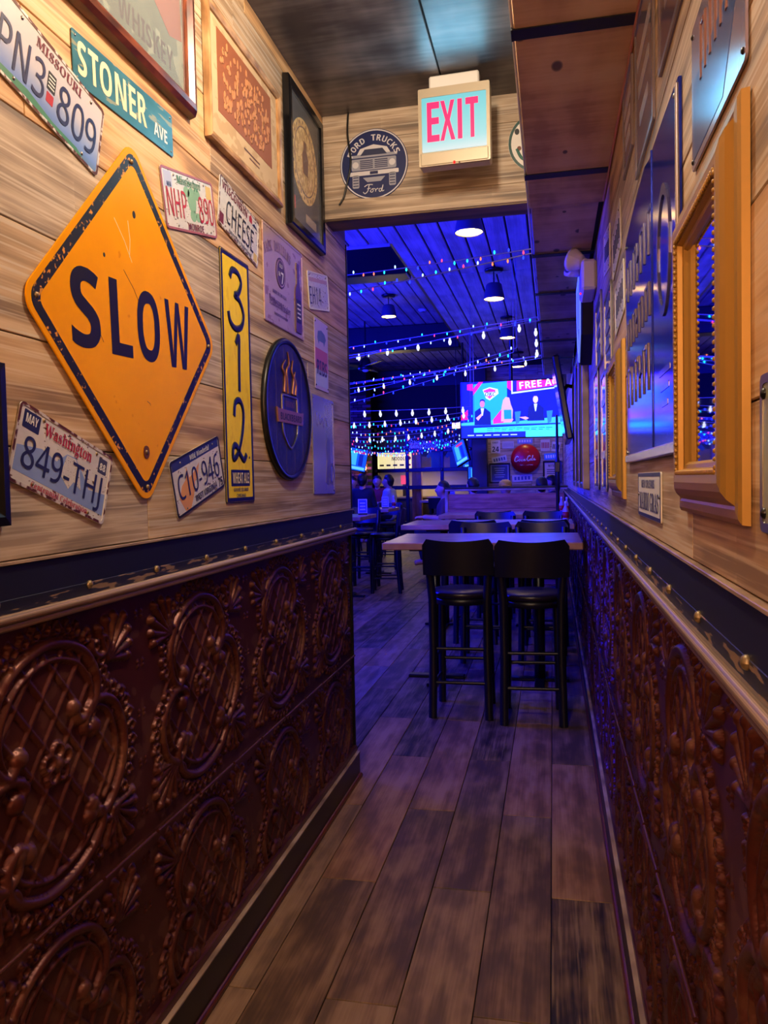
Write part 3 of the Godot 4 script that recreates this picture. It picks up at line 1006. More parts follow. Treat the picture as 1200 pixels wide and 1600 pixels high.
	# the gold disc in its black frame
	o = hung("framed_disc", "gold record disc on black in a glossy black frame below the ceiling", "framed disc", "L", 3.09, 2.745, 0.0, "", 0.002)
	obj("backing", slab(rr(0.39, 0.50, 0.004), 0.01), mat(c8(30, 32, 40), 0.4), o)
	obj("disc", slab(oval(0.165, 0.165, 48), 0.003, 0.01, 0.0), textured(worn(229, 256, c8(244, 210, 132), c8(206, 164, 90), 0.5, 0.06, 0.04), 0.45, 0.05), o).position = Vector3(-0.005, 0.03, 0)
	obj("label_ring", band(oval(0.135, 0.135, 48), oval(0.13, 0.13, 48), 0.0006, 0.013), M.frame_brown, o).position = Vector3(-0.005, 0.03, 0)
	obj("figure_relief", slab(poly([-0.03, -0.05, 0.03, -0.05, 0.04, 0.02, 0.015, 0.05, 0.02, 0.08, -0.02, 0.08, -0.015, 0.05, -0.04, 0.02]), 0.0015, 0.013), M.gold_dark, o).position = Vector3(-0.005, 0.03, 0)
	for k in 22:
		var a := TAU * k / 22
		obj("disc_mark", slab(rr(0.008, 0.012, 0.001), 0.0005, 0.013), M.frame_brown, o).position = Vector3(-0.005 + 0.15 * cos(a), 0.03 + 0.15 * sin(a), 0)
	obj("sticker", slab(rr(0.035, 0.05, 0.004), 0.0008, 0.01), mat(c8(200, 60, 50), 0.5), o).position = Vector3(-0.15, -0.17, 0)
	obj("card", slab(rr(0.14, 0.035, 0.003), 0.0006, 0.01), mat(c8(180, 160, 130), 0.6), o).position = Vector3(0.07, -0.19, 0)
	obj("frame", moulding(0.378, 0.49, [[0.0, 0.0], [0.0, 0.02], [0.004, 0.026], [0.028, 0.028], [0.034, 0.024], [0.036, 0.0]]), mat(c8(12, 12, 16), 0.18), o)
	obj("pane", slab(rr(0.385, 0.5, 0.003), 0.002, 0.017), M.glass, o)
	# SLOW
	o = hung("road_sign", "large yellow diamond road sign reading SLOW with a black border", "road sign", "L", 1.742, 1.868, 2.0, "", 0.004)
	var dia := PackedVector2Array()
	var dia2 := PackedVector2Array()
	var dia3 := PackedVector2Array()
	for v in rr(0.625, 0.612, 0.045, 6):
		dia.append(v.rotated(PI / 4))
	for v in rr(0.597, 0.584, 0.034, 6):
		dia2.append(v.rotated(PI / 4))
	for v in rr(0.551, 0.538, 0.022, 6):
		dia3.append(v.rotated(PI / 4))
	obj("sign_panel", slab(dia, 0.003, 0.0, 0.0008), textured(worn(233, 512, c8(232, 152, 0), c8(214, 132, 2), 0.2, 0.012, 0.03), 0.34, 0.0), o)
	(o.get_node("sign_panel").material_override as StandardMaterial3D).metallic_specular = 0.18
	var bw := textured(worn(239, 256, c8(22, 20, 24), c8(216, 140, 20), 0.33, 0.01, 0.09), 0.4)
	obj("border", band(dia2, dia3, 0.0005, 0.003), bw, o)
	var sl := mat(c8(24, 20, 24), 0.35)
	for g in [["S", -0.224, 0.108], ["L", -0.082, 0.092], ["O", 0.045, 0.110], ["W", 0.20, 0.137]]:
		text(o, g[0], g[2], 0.172, g[1], 0.004, 0.0037, sl)
	for s in [[-0.09, 0.23, -0.02, 0.145], [-0.03, 0.24, -0.03, 0.155], [-0.06, 0.12, 0.01, 0.05], [0.02, -0.18, 0.035, -0.19], [-0.2, -0.02, -0.16, -0.06]]:
		obj("scratch", tube([Vector3(s[0], s[1], 0.003), Vector3((s[0] + s[2]) / 2 + 0.006, (s[1] + s[3]) / 2, 0.003), Vector3(s[2], s[3], 0.003)], 0.0012, 5, 0.4), M.cream if s[1] > 0.2 else M.gold_dark, o)
	obj("hole", slab(oval(0.007, 0.009, 14), 0.0006, 0.003), M.ink, o).position = Vector3(0.0, 0.262, 0)
	obj("hole", slab(oval(0.004, 0.005, 12), 0.0006, 0.003), M.ink, o).position = Vector3(-0.14, 0.135, 0)
	obj("washer", band(oval(0.014, 0.016, 20), oval(0.006, 0.007, 20), 0.002, 0.003), M.gold_dark, o).position = Vector3(0.002, -0.305, 0)
	bolts(o, [[0.002, -0.305], [0.0, 0.385], [-0.388, 0.0], [0.388, 0.0], [0.0, -0.39]], 0.006, 0.004, M.rustbolt)
	# Mississippi
	o = hung("license_plate", "white Mississippi license plate with red NHP 890 and a green magnolia", P, "L", 2.05, 2.262, 11.6)
	plate_base(o, 0.325, 0.155, M.plate, mat(c8(150, 84, 100), 0.4))
	text(o, "NHP", 0.115, 0.072, -0.085, -0.008, 0.0032, M.red, "sans")
	text(o, "890", 0.10, 0.072, 0.1, -0.008, 0.0032, M.red, "sans")
	text(o, "Mississippi", 0.15, 0.028, 0.0, 0.052, 0.0032, M.green, "serif", "lettering", 0.0, 0.25)
	text(o, "MONROE", 0.10, 0.019, 0.02, -0.061, 0.0032, M.maroon)
	for q in [[0.0, 0.01, 0.03, 0.04], [0.035, 0.03, 0.024, 0.018], [-0.03, 0.03, 0.02, 0.016], [0.0, -0.03, 0.022, 0.018], [0.03, -0.032, 0.016, 0.014]]:
		obj("magnolia_print", slab(moved(oval(q[2] * 0.9, q[3] * 0.9, 12), Vector2(q[0] + 0.012, q[1])), 0.0003, 0.002), mat(c8(126, 170, 142), 0.5), o)
	obj("sticker", slab(rr(0.045, 0.04, 0.002), 0.0004, 0.002), mat(c8(170, 180, 214), 0.5), o).position = Vector3(-0.125, 0.048, 0)
	text(o.get_node("sticker"), "MAR", 0.024, 0.012, 0.003, -0.012, 0.0028, M.navy)
	obj("sticker", slab(rr(0.034, 0.036, 0.002), 0.0004, 0.002), mat(c8(206, 178, 110), 0.5), o).position = Vector3(0.13, 0.045, 0)
	bolts(o, [[-0.09, 0.062], [0.1, 0.062], [-0.09, -0.065], [0.12, -0.065]], 0.0035)
	# Wisconsin
	o = hung("license_plate", "white Wisconsin license plate reading CHEESE just above the yellow 312 sign", P, "L", 2.405, 2.322, -9.5)
	plate_base(o, 0.325, 0.158, M.plate, M.rim)
	text(o, "CHEESE", 0.225, 0.075, 0.005, -0.012, 0.0032, M.ink, "sans")
	text(o, "WISCONSIN", 0.20, 0.026, -0.045, 0.056, 0.0032, M.maroon)
	text(o, "America's Dairyland", 0.19, 0.016, 0.01, -0.066, 0.0032, M.ink, "serif")
	obj("barn_print", slab(poly([0.075, 0.045, 0.075, 0.062, 0.088, 0.072, 0.10, 0.062, 0.10, 0.045]), 0.0003, 0.002), M.red, o)
	obj("hill_print", slab(poly([0.10, 0.044, 0.12, 0.056, 0.14, 0.05, 0.152, 0.044]), 0.0003, 0.002), M.navy, o)
	obj("sticker", slab(rr(0.03, 0.034, 0.002), 0.0004, 0.002), M.maroon, o).position = Vector3(-0.138, -0.052, 0)
	obj("sticker", slab(rr(0.03, 0.028, 0.002), 0.0004, 0.002), mat(c8(206, 178, 110), 0.5), o).position = Vector3(0.138, -0.055, 0)
	bolts(o, [[-0.12, 0.066], [0.13, 0.066], [-0.11, -0.066], [0.1, -0.068]], 0.0035)
	# embossed whiskey sign
	o = hung("tin_sign", "pinkish embossed tin whiskey sign with a bottle and an Old No. 7 roundel", "tin sign", "L", 2.828, 2.226, 0.0)
	var blush := textured(worn(241, 256, c8(196, 168, 156), c8(160, 120, 112), 0.36, 0.04, 0.02), 0.3, 0.35)
	obj("sign_panel", slab(rr(0.445, 0.345, 0.006), 0.003, 0.0, 0.0008), blush, o)
	obj("rim", band(rr(0.44, 0.34, 0.006), rr(0.425, 0.325, 0.005), 0.0012, 0.003), blush, o)
	var pm := mat(c8(72, 44, 74), 0.4)
	arc_text(o, "JACK DANIEL'S", 0.36, 118, 74, 0.036, 0.021, Vector3(-0.04, -0.24, 0.0045), mat(c8(140, 104, 104), 0.35, 0.3), "serif")
	obj("roundel", slab(oval(0.052, 0.056, 32), 0.002, 0.003, 0.0006), pm, o).position = Vector3(-0.045, 0.03, 0)
	obj("roundel_line", band(oval(0.045, 0.049, 32), oval(0.042, 0.046, 32), 0.0005, 0.005), blush, o).position = Vector3(-0.045, 0.03, 0)
	text(o, "OLD", 0.034, 0.014, -0.045, 0.056, 0.0056, M.white)
	text(o, "No", 0.018, 0.016, -0.062, 0.025, 0.0056, M.white)
	text(o, "7", 0.026, 0.042, -0.032, 0.014, 0.0056, M.white)
	text(o, "MADE IN THE U.S.A.", 0.15, 0.012, -0.06, -0.052, 0.0045, pm)
	text(o, "Tennessee", 0.13, 0.034, -0.11, -0.088, 0.0045, pm, "serif")
	text(o, "Whiskey", 0.11, 0.036, 0.0, -0.098, 0.0045, pm, "serif", "lettering", 0.0, 0.15)
	text(o, "SMOOTH SIPPIN'", 0.15, 0.010, -0.05, -0.13, 0.0045, pm)
	obj("bottle_relief", slab(poly([-0.032, -0.15, 0.032, -0.15, 0.036, -0.14, 0.036, 0.0, 0.03, 0.022, 0.014, 0.04, 0.012, 0.095, 0.015, 0.10, 0.015, 0.122, -0.015, 0.122, -0.015, 0.10, -0.012, 0.095, -0.014, 0.04, -0.03, 0.022, -0.036, 0.0, -0.036, -0.14]), 0.004, 0.003, 0.001), mat(c8(84, 52, 66), 0.3), o).position = Vector3(0.15, -0.005, 0)
	obj("bottle_label", slab(rr(0.056, 0.09, 0.003), 0.001, 0.007), mat(c8(40, 30, 40), 0.4), o).position = Vector3(0.15, -0.07, 0)
	for k in 4:
		obj("label_line", slab(rr(0.04, 0.006, 0.001), 0.0005, 0.008), M.white, o).position = Vector3(0.15, -0.045 - k * 0.017, 0)
	bolts(o, [[-0.212, 0.16], [0.212, 0.16], [-0.212, -0.16], [0.212, -0.16]], 0.004)
	# small plate by the jamb
	o = hung("license_plate", "small faded white license plate starting EH14 near the end of the wall", P, "L", 3.275, 2.302, 9.5)
	plate_base(o, 0.305, 0.155, M.plate, M.white)
	text(o, "EH14", 0.17, 0.072, -0.055, -0.02, 0.0032, mat(c8(70, 66, 100), 0.45), "sans")
	obj("header_strip", slab(rr(0.27, 0.016, 0.002), 0.0003, 0.002), mat(c8(190, 150, 170), 0.5), o).position = Vector3(0.0, 0.045, 0)
	bolts(o, [[-0.12, 0.064], [0.12, 0.064], [-0.12, -0.064], [0.12, -0.064]], 0.0035)
	# RIBS
	o = hung("tin_sign", "narrow upright pink and blue tin sign reading RIBS beside the jamb", "tin sign", "L", 3.295, 2.03, -1.0)
	obj("sign_panel", slab(rr(0.20, 0.30, 0.005), 0.002, 0.0, 0.0006), mat(c8(206, 186, 196), 0.3, 0.2), o)
	obj("pink_band", slab(rr(0.18, 0.09, 0.003), 0.0004, 0.002), mat(c8(196, 96, 120), 0.35), o).position = Vector3(0.0, -0.02, 0)
	obj("blue_band", slab(rr(0.18, 0.07, 0.003), 0.0004, 0.002), mat(c8(190, 200, 226), 0.35), o).position = Vector3(0.0, -0.1, 0)
	text(o, "RIBS", 0.15, 0.062, 0.0, -0.055, 0.0032, M.navy)
	obj("pig_print", slab(poly([-0.06, 0.07, -0.05, 0.10, 0.0, 0.11, 0.05, 0.10, 0.07, 0.08, 0.05, 0.06, 0.04, 0.045, 0.03, 0.06, -0.03, 0.06, -0.04, 0.045]), 0.0004, 0.002), mat(c8(90, 110, 150), 0.35), o)
	for k in 3:
		obj("small_print", slab(rr(0.13 - 0.02 * k, 0.007, 0.001), 0.0003, 0.002), M.ink, o).position = Vector3(0.0, -0.095 - 0.014 * k, 0)
	bolts(o, [[-0.088, 0.135], [0.088, 0.135], [-0.088, -0.135], [0.088, -0.135]], 0.004, 0.002, M.dark)
	# round barrel sign
	o = hung("round_sign", "round black barrel-head sign with a crowned shield and a BLACKBEARD banner", "round sign", "L", 2.815, 1.755, 0.0)
	var vboards := textured(wood(251, 256, 256, [c8(22, 18, 22), c8(44, 36, 44), c8(64, 52, 60)], 0.7), 0.3, 0.3)
	obj("rim", lathe_facing([[0.0, 0.0], [0.262, 0.0], [0.266, 0.012], [0.258, 0.02], [0.248, 0.02], [0.244, 0.012], [0.0, 0.012]], 56), M.dark, o)
	for k in 5:
		var x0 := -0.243 + 0.0972 * k
		var pts := PackedVector2Array()
		for s in 7:
			var xx := x0 + 0.001 + 0.0952 * s / 6.0
			pts.append(Vector2(xx, sqrt(maxf(0.0004, 0.243 * 0.243 - xx * xx))))
		for s in 7:
			var xx := x0 + 0.001 + 0.0952 * (6 - s) / 6.0
			pts.append(Vector2(xx, -sqrt(maxf(0.0004, 0.243 * 0.243 - xx * xx))))
		obj("barrel_board", slab(pts, 0.003, 0.012, 0.001), vboards, o)
	var cop := mat(c8(150, 96, 70), 0.35, 0.5)
	obj("shield", tube(curve([-0.085, 0.05, -0.085, -0.06, -0.07, -0.10, 0.0, -0.145, 0.07, -0.10, 0.085, -0.06, 0.085, 0.05], 0.016, 4), 0.006, 6, 0.6), M.steel, o)
	obj("shield", tube([Vector3(-0.085, 0.05, 0.016), Vector3(0.085, 0.05, 0.016)], 0.005, 6, 0.6), M.steel, o)
	obj("banner", slab(poly([-0.14, -0.052, 0.14, -0.052, 0.15, 0.0, 0.13, -0.004, -0.13, -0.004, -0.15, 0.0]), 0.006, 0.015, 0.001), mat(c8(150, 96, 84), 0.35, 0.3), o)
	text(o, "BLACKBEARD", 0.24, 0.026, 0.0, -0.03, 0.0215, M.ink)
	text(o, "BREWING", 0.09, 0.022, 0.0, 0.02, 0.0165, cop)
	for f in [[-0.06, 0.06, -0.05, 0.12, -0.075, 0.15, -0.04, 0.18], [-0.02, 0.06, -0.03, 0.14, 0.0, 0.17, -0.012, 0.215], [0.03, 0.06, 0.05, 0.12, 0.03, 0.15, 0.045, 0.19], [0.065, 0.06, 0.075, 0.1, 0.06, 0.13, 0.07, 0.15]]:
		obj("crown_flame", tube(curve(f, 0.017, 5), 0.009, 6, 0.6, 0.003), cop, o)
	# tall plain tin sign by the jamb
	o = hung("tin_sign", "shiny grey tin sign with a faint standing figure, low beside the jamb", "tin sign", "L", 3.295, 1.64, -0.5)
	var sheen := mat(c8(176, 172, 182), 0.2, 0.6)
	obj("sign_panel", slab(rr(0.325, 0.42, 0.006), 0.003, 0.0, 0.0008), sheen, o)
	obj("rim", band(rr(0.32, 0.415, 0.006), rr(0.30, 0.395, 0.005), 0.001, 0.003), sheen, o)
	obj("figure_relief", slab(poly([0.02, -0.16, 0.04, -0.06, 0.03, 0.0, 0.05, 0.04, 0.09, 0.03, 0.09, -0.02, 0.10, -0.16, 0.08, -0.17, 0.07, -0.08, 0.06, -0.17]), 0.0014, 0.003), mat(c8(130, 120, 140), 0.25, 0.5), o)
	obj("wheel_relief", band(oval(0.03, 0.05, 20), oval(0.02, 0.038, 20), 0.0012, 0.003), mat(c8(120, 110, 130), 0.3, 0.5), o).position = Vector3(0.12, -0.12, 0)
	obj("script_relief", tube(curve([-0.12, 0.10, -0.10, 0.14, -0.09, 0.08, -0.06, 0.13, -0.05, 0.09, -0.02, 0.12, 0.0, 0.08, 0.03, 0.13, 0.06, 0.09], 0.003, 4), 0.004, 6, 0.4), mat(c8(130, 120, 140), 0.25, 0.5), o)
	bolts(o, [[-0.148, 0.195], [0.148, 0.195], [-0.148, -0.195], [0.148, -0.195]], 0.004, 0.003, M.dark)
	# 312
	o = hung("beer_sign", "tall narrow yellow beer sign with handwritten 312 in black", "beer sign", "L", 2.352, 1.812, 0.0)
	obj("backing", slab(rr(0.230, 0.780, 0.006), 0.0025), M.ink, o)
	obj("sign_panel", slab(rr(0.225, 0.775, 0.005), 0.003, 0.0, 0.0008), textured(worn(257, 256, c8(240, 206, 16), c8(230, 192, 14), 0.4, 0.02, 0.03), 0.3), o)
	(o.get_node("sign_panel").material_override as StandardMaterial3D).metallic_specular = 0.18
	obj("border", band(rr(0.222, 0.772, 0.005), rr(0.198, 0.748, 0.004), 0.0006, 0.003), mat(c8(18, 18, 28), 0.3), o)
	var brush := mat(c8(18, 18, 32), 0.35)
	obj("numeral", tube(curve([-0.045, 0.30, -0.025, 0.335, 0.02, 0.335, 0.045, 0.30, 0.02, 0.25, -0.01, 0.235, 0.03, 0.22, 0.058, 0.17, 0.04, 0.115, -0.01, 0.095, -0.05, 0.115, -0.062, 0.155], 0.0035, 5, Vector2(1, 0.75), Vector2(0, 0.089)), 0.0112, 6, 0.2), brush, o)
	obj("numeral", tube(curve([-0.012, 0.015, 0.015, 0.045, 0.012, -0.03, 0.008, -0.14], 0.0035, 5, Vector2(1, 0.95), Vector2(0, 0.0975)), 0.0112, 6, 0.2), brush, o)
	obj("numeral", tube(curve([-0.04, -0.215, -0.03, -0.175, 0.01, -0.165, 0.035, -0.20, 0.02, -0.27, -0.02, -0.33, -0.055, -0.345, -0.055, -0.312, -0.03, -0.305, 0.0, -0.33, 0.03, -0.348, 0.052, -0.33], 0.0035, 5, Vector2(1, 1.03), Vector2(0, 0.104)), 0.0112, 6, 0.2), brush, o)
	obj("numeral", ball(Vector3(0.078, -0.245, 0.0035), Vector3(0.005, 0.005, 0.001), 8), brush, o)
	obj("name_block", slab(rr(0.152, 0.052, 0.003), 0.0005, 0.003), mat(c8(20, 24, 40), 0.3), o).position = Vector3(0.0, -0.312, 0)
	text(o, "WHEAT ALE", 0.132, 0.034, 0.0, -0.312, 0.0042, M.cream)
	text(o, "GOOSE ISLAND", 0.12, 0.011, 0.0, -0.349, 0.0042, brush)
	text(o, "CHICAGO", 0.075, 0.010, 0.0, -0.367, 0.0042, brush)
	# Washington
	o = hung("license_plate", "rusty-edged Washington license plate 849-THJ with a blue mountain print", P, "L", 1.432, 1.522, -18.5)
	plate_base(o, 0.325, 0.158, M.plate, M.rim)
	obj("mountain_print", slab(poly([-0.152, -0.055, 0.152, -0.06, 0.152, -0.012, 0.09, -0.02, 0.055, 0.012, 0.03, 0.03, 0.0, 0.028, -0.03, 0.002, -0.08, 0.01, -0.152, -0.006]), 0.0003, 0.002), mat(c8(128, 150, 206), 0.4), o)
	obj("snow_print", slab(poly([-0.012, -0.02, 0.0, 0.026, 0.03, 0.028, 0.05, 0.006, 0.062, -0.03, 0.035, -0.02, 0.02, -0.04]), 0.0003, 0.0023), M.plate, o)
	text(o, "849-THJ", 0.27, 0.078, 0.0, -0.018, 0.0034, M.navy, "sans")
	text(o, "Washington", 0.165, 0.034, 0.0, 0.048, 0.0034, M.red, "serif")
	text(o, "Centennial Celebration", 0.19, 0.013, 0.0, -0.066, 0.0034, M.red, "serif")
	obj("sticker", slab(rr(0.05, 0.036, 0.002), 0.0004, 0.002), M.navy, o).position = Vector3(-0.122, 0.05, 0)
	text(o.get_node("sticker"), "MAY", 0.036, 0.018, 0.0, 0.003, 0.0028, M.white)
	obj("sticker", slab(rr(0.032, 0.034, 0.002), 0.0004, 0.002), mat(c8(60, 62, 92), 0.5), o).position = Vector3(0.128, 0.046, 0)
	text(o, "88", 0.022, 0.016, 0.128, 0.044, 0.0028, M.white)
	bolts(o, [[-0.088, 0.066], [0.1, 0.066], [-0.09, -0.066], [0.1, -0.068]], 0.004, 0.002, M.rustbolt)
	# West Virginia
	o = hung("license_plate", "white West Virginia license plate C10-946 with an orange state outline", P, "L", 2.053, 1.508, 15.8)
	plate_base(o, 0.322, 0.156, M.plate, M.ink)
	obj("header_strip", slab(poly([-0.152, 0.048, 0.152, 0.048, 0.152, 0.072, -0.152, 0.072]), 0.0003, 0.002), mat(c8(40, 50, 110), 0.4), o)
	text(o, "Wild, Wonderful", 0.13, 0.017, 0.02, 0.060, 0.0034, M.white, "serif", "lettering", 0.0, 0.2)
	obj("state_print", slab(poly([-0.11, -0.07, -0.135, -0.03, -0.11, 0.0, -0.085, 0.01, -0.07, 0.042, -0.06, 0.01, -0.02, 0.02, 0.01, 0.035, -0.01, 0.0, -0.03, -0.01, -0.05, -0.045, -0.08, -0.075]), 0.0003, 0.002), mat(c8(216, 150, 90), 0.45), o)
	text(o, "C10-946", 0.27, 0.07, 0.0, -0.002, 0.0034, M.navy, "sans")
	text(o, "WEST VIRGINIA", 0.15, 0.018, 0.03, -0.056, 0.0034, M.ink)
	text(o, "75", 0.032, 0.026, 0.132, -0.056, 0.0034, M.ink)
	bolts(o, [[-0.1, 0.062], [0.115, 0.062], [-0.1, -0.066], [0.1, -0.068]], 0.0035)
	# the dark edge at the very left of the photograph: a black framed sign
	o = hung("framed_picture", "black-framed dark picture cut off by the left edge of the view", "picture", "L", 1.03, 1.56, 0.0, "", 0.002)
	obj("backing", slab(rr(0.39, 0.26, 0.003), 0.008), mat(c8(30, 28, 32), 0.3), o)
	obj("frame", moulding(0.37, 0.24, [[0.0, 0.0], [0.0, 0.014], [0.01, 0.02], [0.026, 0.018], [0.028, 0.0]]), M.black, o)
	obj("pane", slab(rr(0.38, 0.25, 0.003), 0.002, 0.01), M.glass, o)

# a turned piece whose axis points out of the wall
func lathe_facing(prof: Array, n := 40) -> ArrayMesh:
	var st := begin()
	st.append_from(lathe(prof, n), 0, Transform3D(Basis(Vector3.RIGHT, PI / 2), Vector3.ZERO))
	return st.commit()

# ------------------------------------------------------------------ the right wall
func gold_mirror(label: String, along: float, y: float) -> void:
	var o := hung("mirror", label, "mirror", "R", along, y, 0.0, "gold mirrors", 0.001)
	obj("backing", slab(rr(0.30, 0.35, 0.002), 0.006), M.dark, o)
	obj("mirror_glass", slab(rr(0.29, 0.34, 0.002), 0.003, 0.006), M.mirror, o)
	obj("frame", moulding(0.275, 0.325, [[-0.004, 0.009], [0.0, 0.014], [0.006, 0.015], [0.008, 0.022], [0.016, 0.026], [0.026, 0.0265], [0.036, 0.0245], [0.044, 0.020], [0.05, 0.0135], [0.052, 0.0115], [0.056, 0.013], [0.066, 0.012], [0.072, 0.009], [0.073, 0.0]]), M.gold, o)
	var st := begin()
	var w := 0.275 / 2 + 0.012
	var h := 0.325 / 2 + 0.012
	for i in 36:
		var t := -1.0 + 2.0 * (i + 0.5) / 36
		for s in [-1.0, 1.0]:
			add_ball(st, Vector3(s * w, t * h, 0.025), Vector3(0.0042, 0.0034, 0.0036), 6)
	for i in 30:
		var t := -1.0 + 2.0 * (i + 0.5) / 30
		for s in [-1.0, 1.0]:
			add_ball(st, Vector3(t * w, s * h, 0.025), Vector3(0.0034, 0.0042, 0.0036), 6)
	obj("beading", done(st), M.gold, o.get_node("frame")).set_meta("kind", "stuff")

func right_signs() -> void:
	gold_mirror("nearest and largest gold-framed mirror on the right wall, with a beaded inner edge", 1.128, 1.658)
	gold_mirror("farther gold-framed mirror on the right wall beyond the blue tin sign", 2.61, 1.648)
	# large glossy blue tin sign
	var o := hung("tin_sign", "large glossy dark blue embossed tin sign between the two gold mirrors", "tin sign", "R", 1.83, 1.835, 0.0)
	var blue := mat(c8(30, 46, 170), 0.12, 0.6)
	var edge := mat(c8(176, 170, 178), 0.25, 0.7)
	var outline := PackedVector2Array()
	for k in 13:
		outline.append(Vector2(0.465 - 0.93 * k / 12.0, 0.29 + 0.035 * sin(PI * k / 12.0) * (1.0 if k > 5 else 0.6)))
	outline.append(Vector2(-0.46, -0.318))
	outline.append(Vector2(0.46, -0.318))
	obj("sign_panel", slab(outline, 0.006, 0.0, 0.002), blue, o)
	obj("lower_edge", box_mesh(Vector3(0, -0.308, 0.008), Vector3(0.92, 0.022, 0.008), 0.003), edge, o)
	obj("upper_edge", tube([Vector3(0.462, 0.28, 0.007), Vector3(0.46, -0.3, 0.007)], 0.004, 6), edge, o)
	obj("fold", tube([Vector3(0.12, 0.31, 0.006), Vector3(0.12, -0.3, 0.006)], 0.0025, 6), blue, o)
	var em := mat(c8(120, 118, 150), 0.18, 0.7)
	for row in [[0.16, 0.09, 7, -0.40, 0.085], [0.02, 0.07, 8, -0.40, 0.075], [-0.12, 0.10, 6, -0.40, 0.10]]:
		for k in int(row[2]):
			var xx: float = row[3] + row[4] * k * 0.9
			obj("embossed_stroke", tube([Vector3(xx, row[0] - row[1] / 2, 0.006), Vector3(xx, row[0] + row[1] / 2, 0.006)], 0.008, 6, 0.5), em, o)
			if k % 2 == 0:
				obj("embossed_stroke", tube([Vector3(xx, row[0] + row[1] / 2, 0.006), Vector3(xx + 0.04, row[0] + row[1] / 2, 0.006)], 0.006, 6, 0.5), em, o)
			elif k % 3 == 0:
				obj("embossed_stroke", tube([Vector3(xx, row[0], 0.006), Vector3(xx + 0.04, row[0] + 0.01, 0.006)], 0.006, 6, 0.5), em, o)
	obj("crest", band(oval(0.085, 0.12, 28), oval(0.07, 0.10, 28), 0.003, 0.006), em, o).position = Vector3(0.29, 0.06, 0)
	for k in 3:
		obj("small_print", slab(rr(0.14 - 0.03 * k, 0.012, 0.002), 0.001, 0.006), em, o).position = Vector3(0.29, -0.16 - 0.03 * k, 0)
	bolts(o, [[0.44, 0.27], [-0.44, 0.27], [0.44, -0.29], [-0.44, -0.29]], 0.005, 0.007)
	# upper right sign above the mirror
	o = hung("tin_sign", "pale blue and brown lettered tin sign directly above the nearest gold mirror", "tin sign", "R", 1.09, 2.03, 0.0)
	obj("sign_panel", slab(rr(0.33, 0.205, 0.008), 0.003, 0.0, 0.0008), mat(c8(170, 160, 188), 0.16, 0.45), o)
	obj("lower_panel", slab(poly([-0.15, -0.09, 0.05, -0.09, 0.13, 0.0, 0.13, 0.02, -0.15, 0.02]), 0.0006, 0.003), mat(c8(110, 136, 200), 0.14, 0.4), o)
	for k in 7:
		var xx := -0.09 + 0.033 * k
		obj("brown_stroke", tube([Vector3(xx, 0.0, 0.003), Vector3(xx, 0.075, 0.003)], 0.006, 6, 0.4), mat(c8(134, 82, 66), 0.3), o)
		if k % 2 == 0:
			obj("brown_stroke", tube([Vector3(xx, 0.075, 0.003), Vector3(xx + 0.02, 0.072, 0.003)], 0.005, 6, 0.4), mat(c8(134, 82, 66), 0.3), o)
	bolts(o, [[-0.155, 0.09], [0.155, 0.09], [-0.155, -0.09], [0.155, -0.09]], 0.004, 0.003, M.dark)
	# the row of tin signs above
	var n := 0
	for q in [
		["purple framed tin sign hung high between the lettered sign and the blue poster", 1.46, 2.40, 0.28, 0.33, c8(132, 122, 154), 0.18],
		["bluish poster in a thin grey frame hung high on the right wall", 1.86, 2.375, 0.34, 0.35, c8(156, 158, 188), 0.15],
		["small silver tin sign near the soffit beyond the bluish poster", 2.235, 2.435, 0.25, 0.23, c8(168, 164, 184), 0.18]]:
		o = hung("tin_sign", q[0], "tin sign", "R", q[1], q[2], 0.0)
		obj("sign_panel", slab(rr(q[3], q[4], 0.006), 0.004, 0.0, 0.001), mat(q[5], q[6], 0.4), o)
		obj("rim", band(rr(q[3], q[4], 0.006), rr(q[3] - 0.025, q[4] - 0.025, 0.004), 0.003, 0.003), mat(c8(150, 144, 160), 0.3, 0.5), o)
		for k in 3:
			obj("print_bar", slab(rr(q[3] * (0.7 - 0.12 * k), 0.03, 0.004), 0.0006, 0.004), mat((q[5] as Color).lightened(0.35), 0.3, 0.2), o).position = Vector3(0, q[4] * (0.2 - 0.2 * k), 0)
		n += 1
	for q in [["white license plate on the right wall, the upper one of two beyond the bluish poster", 2.655, 2.235, 5.0], ["white license plate on the right wall just above the farther gold mirror", 2.56, 2.03, 4.0], ["license plate near the ceiling at the far end of the right wall signs", 3.1, 2.33, -8.0]]:
		o = hung("license_plate", q[0], "license plate", "R", q[1], q[2], q[3])
		plate_base(o, 0.32, 0.155, M.plate, M.white)
		for k in 6:
			obj("embossed_stroke", tube([Vector3(-0.11 + 0.044 * k, -0.03, 0.002), Vector3(-0.11 + 0.044 * k, 0.03, 0.002)], 0.006, 6, 0.4), M.navy, o)
		bolts(o, [[-0.1, 0.062], [0.1, 0.062], [-0.1, -0.062], [0.1, -0.062]], 0.004)
	# glossy plates farther down
	for q in [
		["shiny metal sign with yellow reflections beyond the farther gold mirror", 3.03, 2.02, 0.36, 0.30, c8(150, 150, 170)],
		["tall glossy blue sign standing upright past the farther gold mirror", 3.30, 1.66, 0.30, 0.48, c8(40, 60, 150)],
		["narrow dark blue upright sign beside the tall black frames", 3.86, 1.70, 0.34, 0.56, c8(52, 54, 96)],
		["pale tin sign above the narrow dark blue upright sign", 3.62, 2.12, 0.40, 0.30, c8(150, 140, 170)]]:
		o = hung("tin_sign", q[0], "tin sign", "R", q[1], q[2], 0.0)
		obj("sign_panel", slab(rr(q[3], q[4], 0.03), 0.006, 0.0, 0.002), mat(q[5], 0.1, 0.7), o)
		obj("rim", band(rr(q[3], q[4], 0.03), rr(q[3] - 0.03, q[4] - 0.03, 0.02), 0.004, 0.005), edge, o)
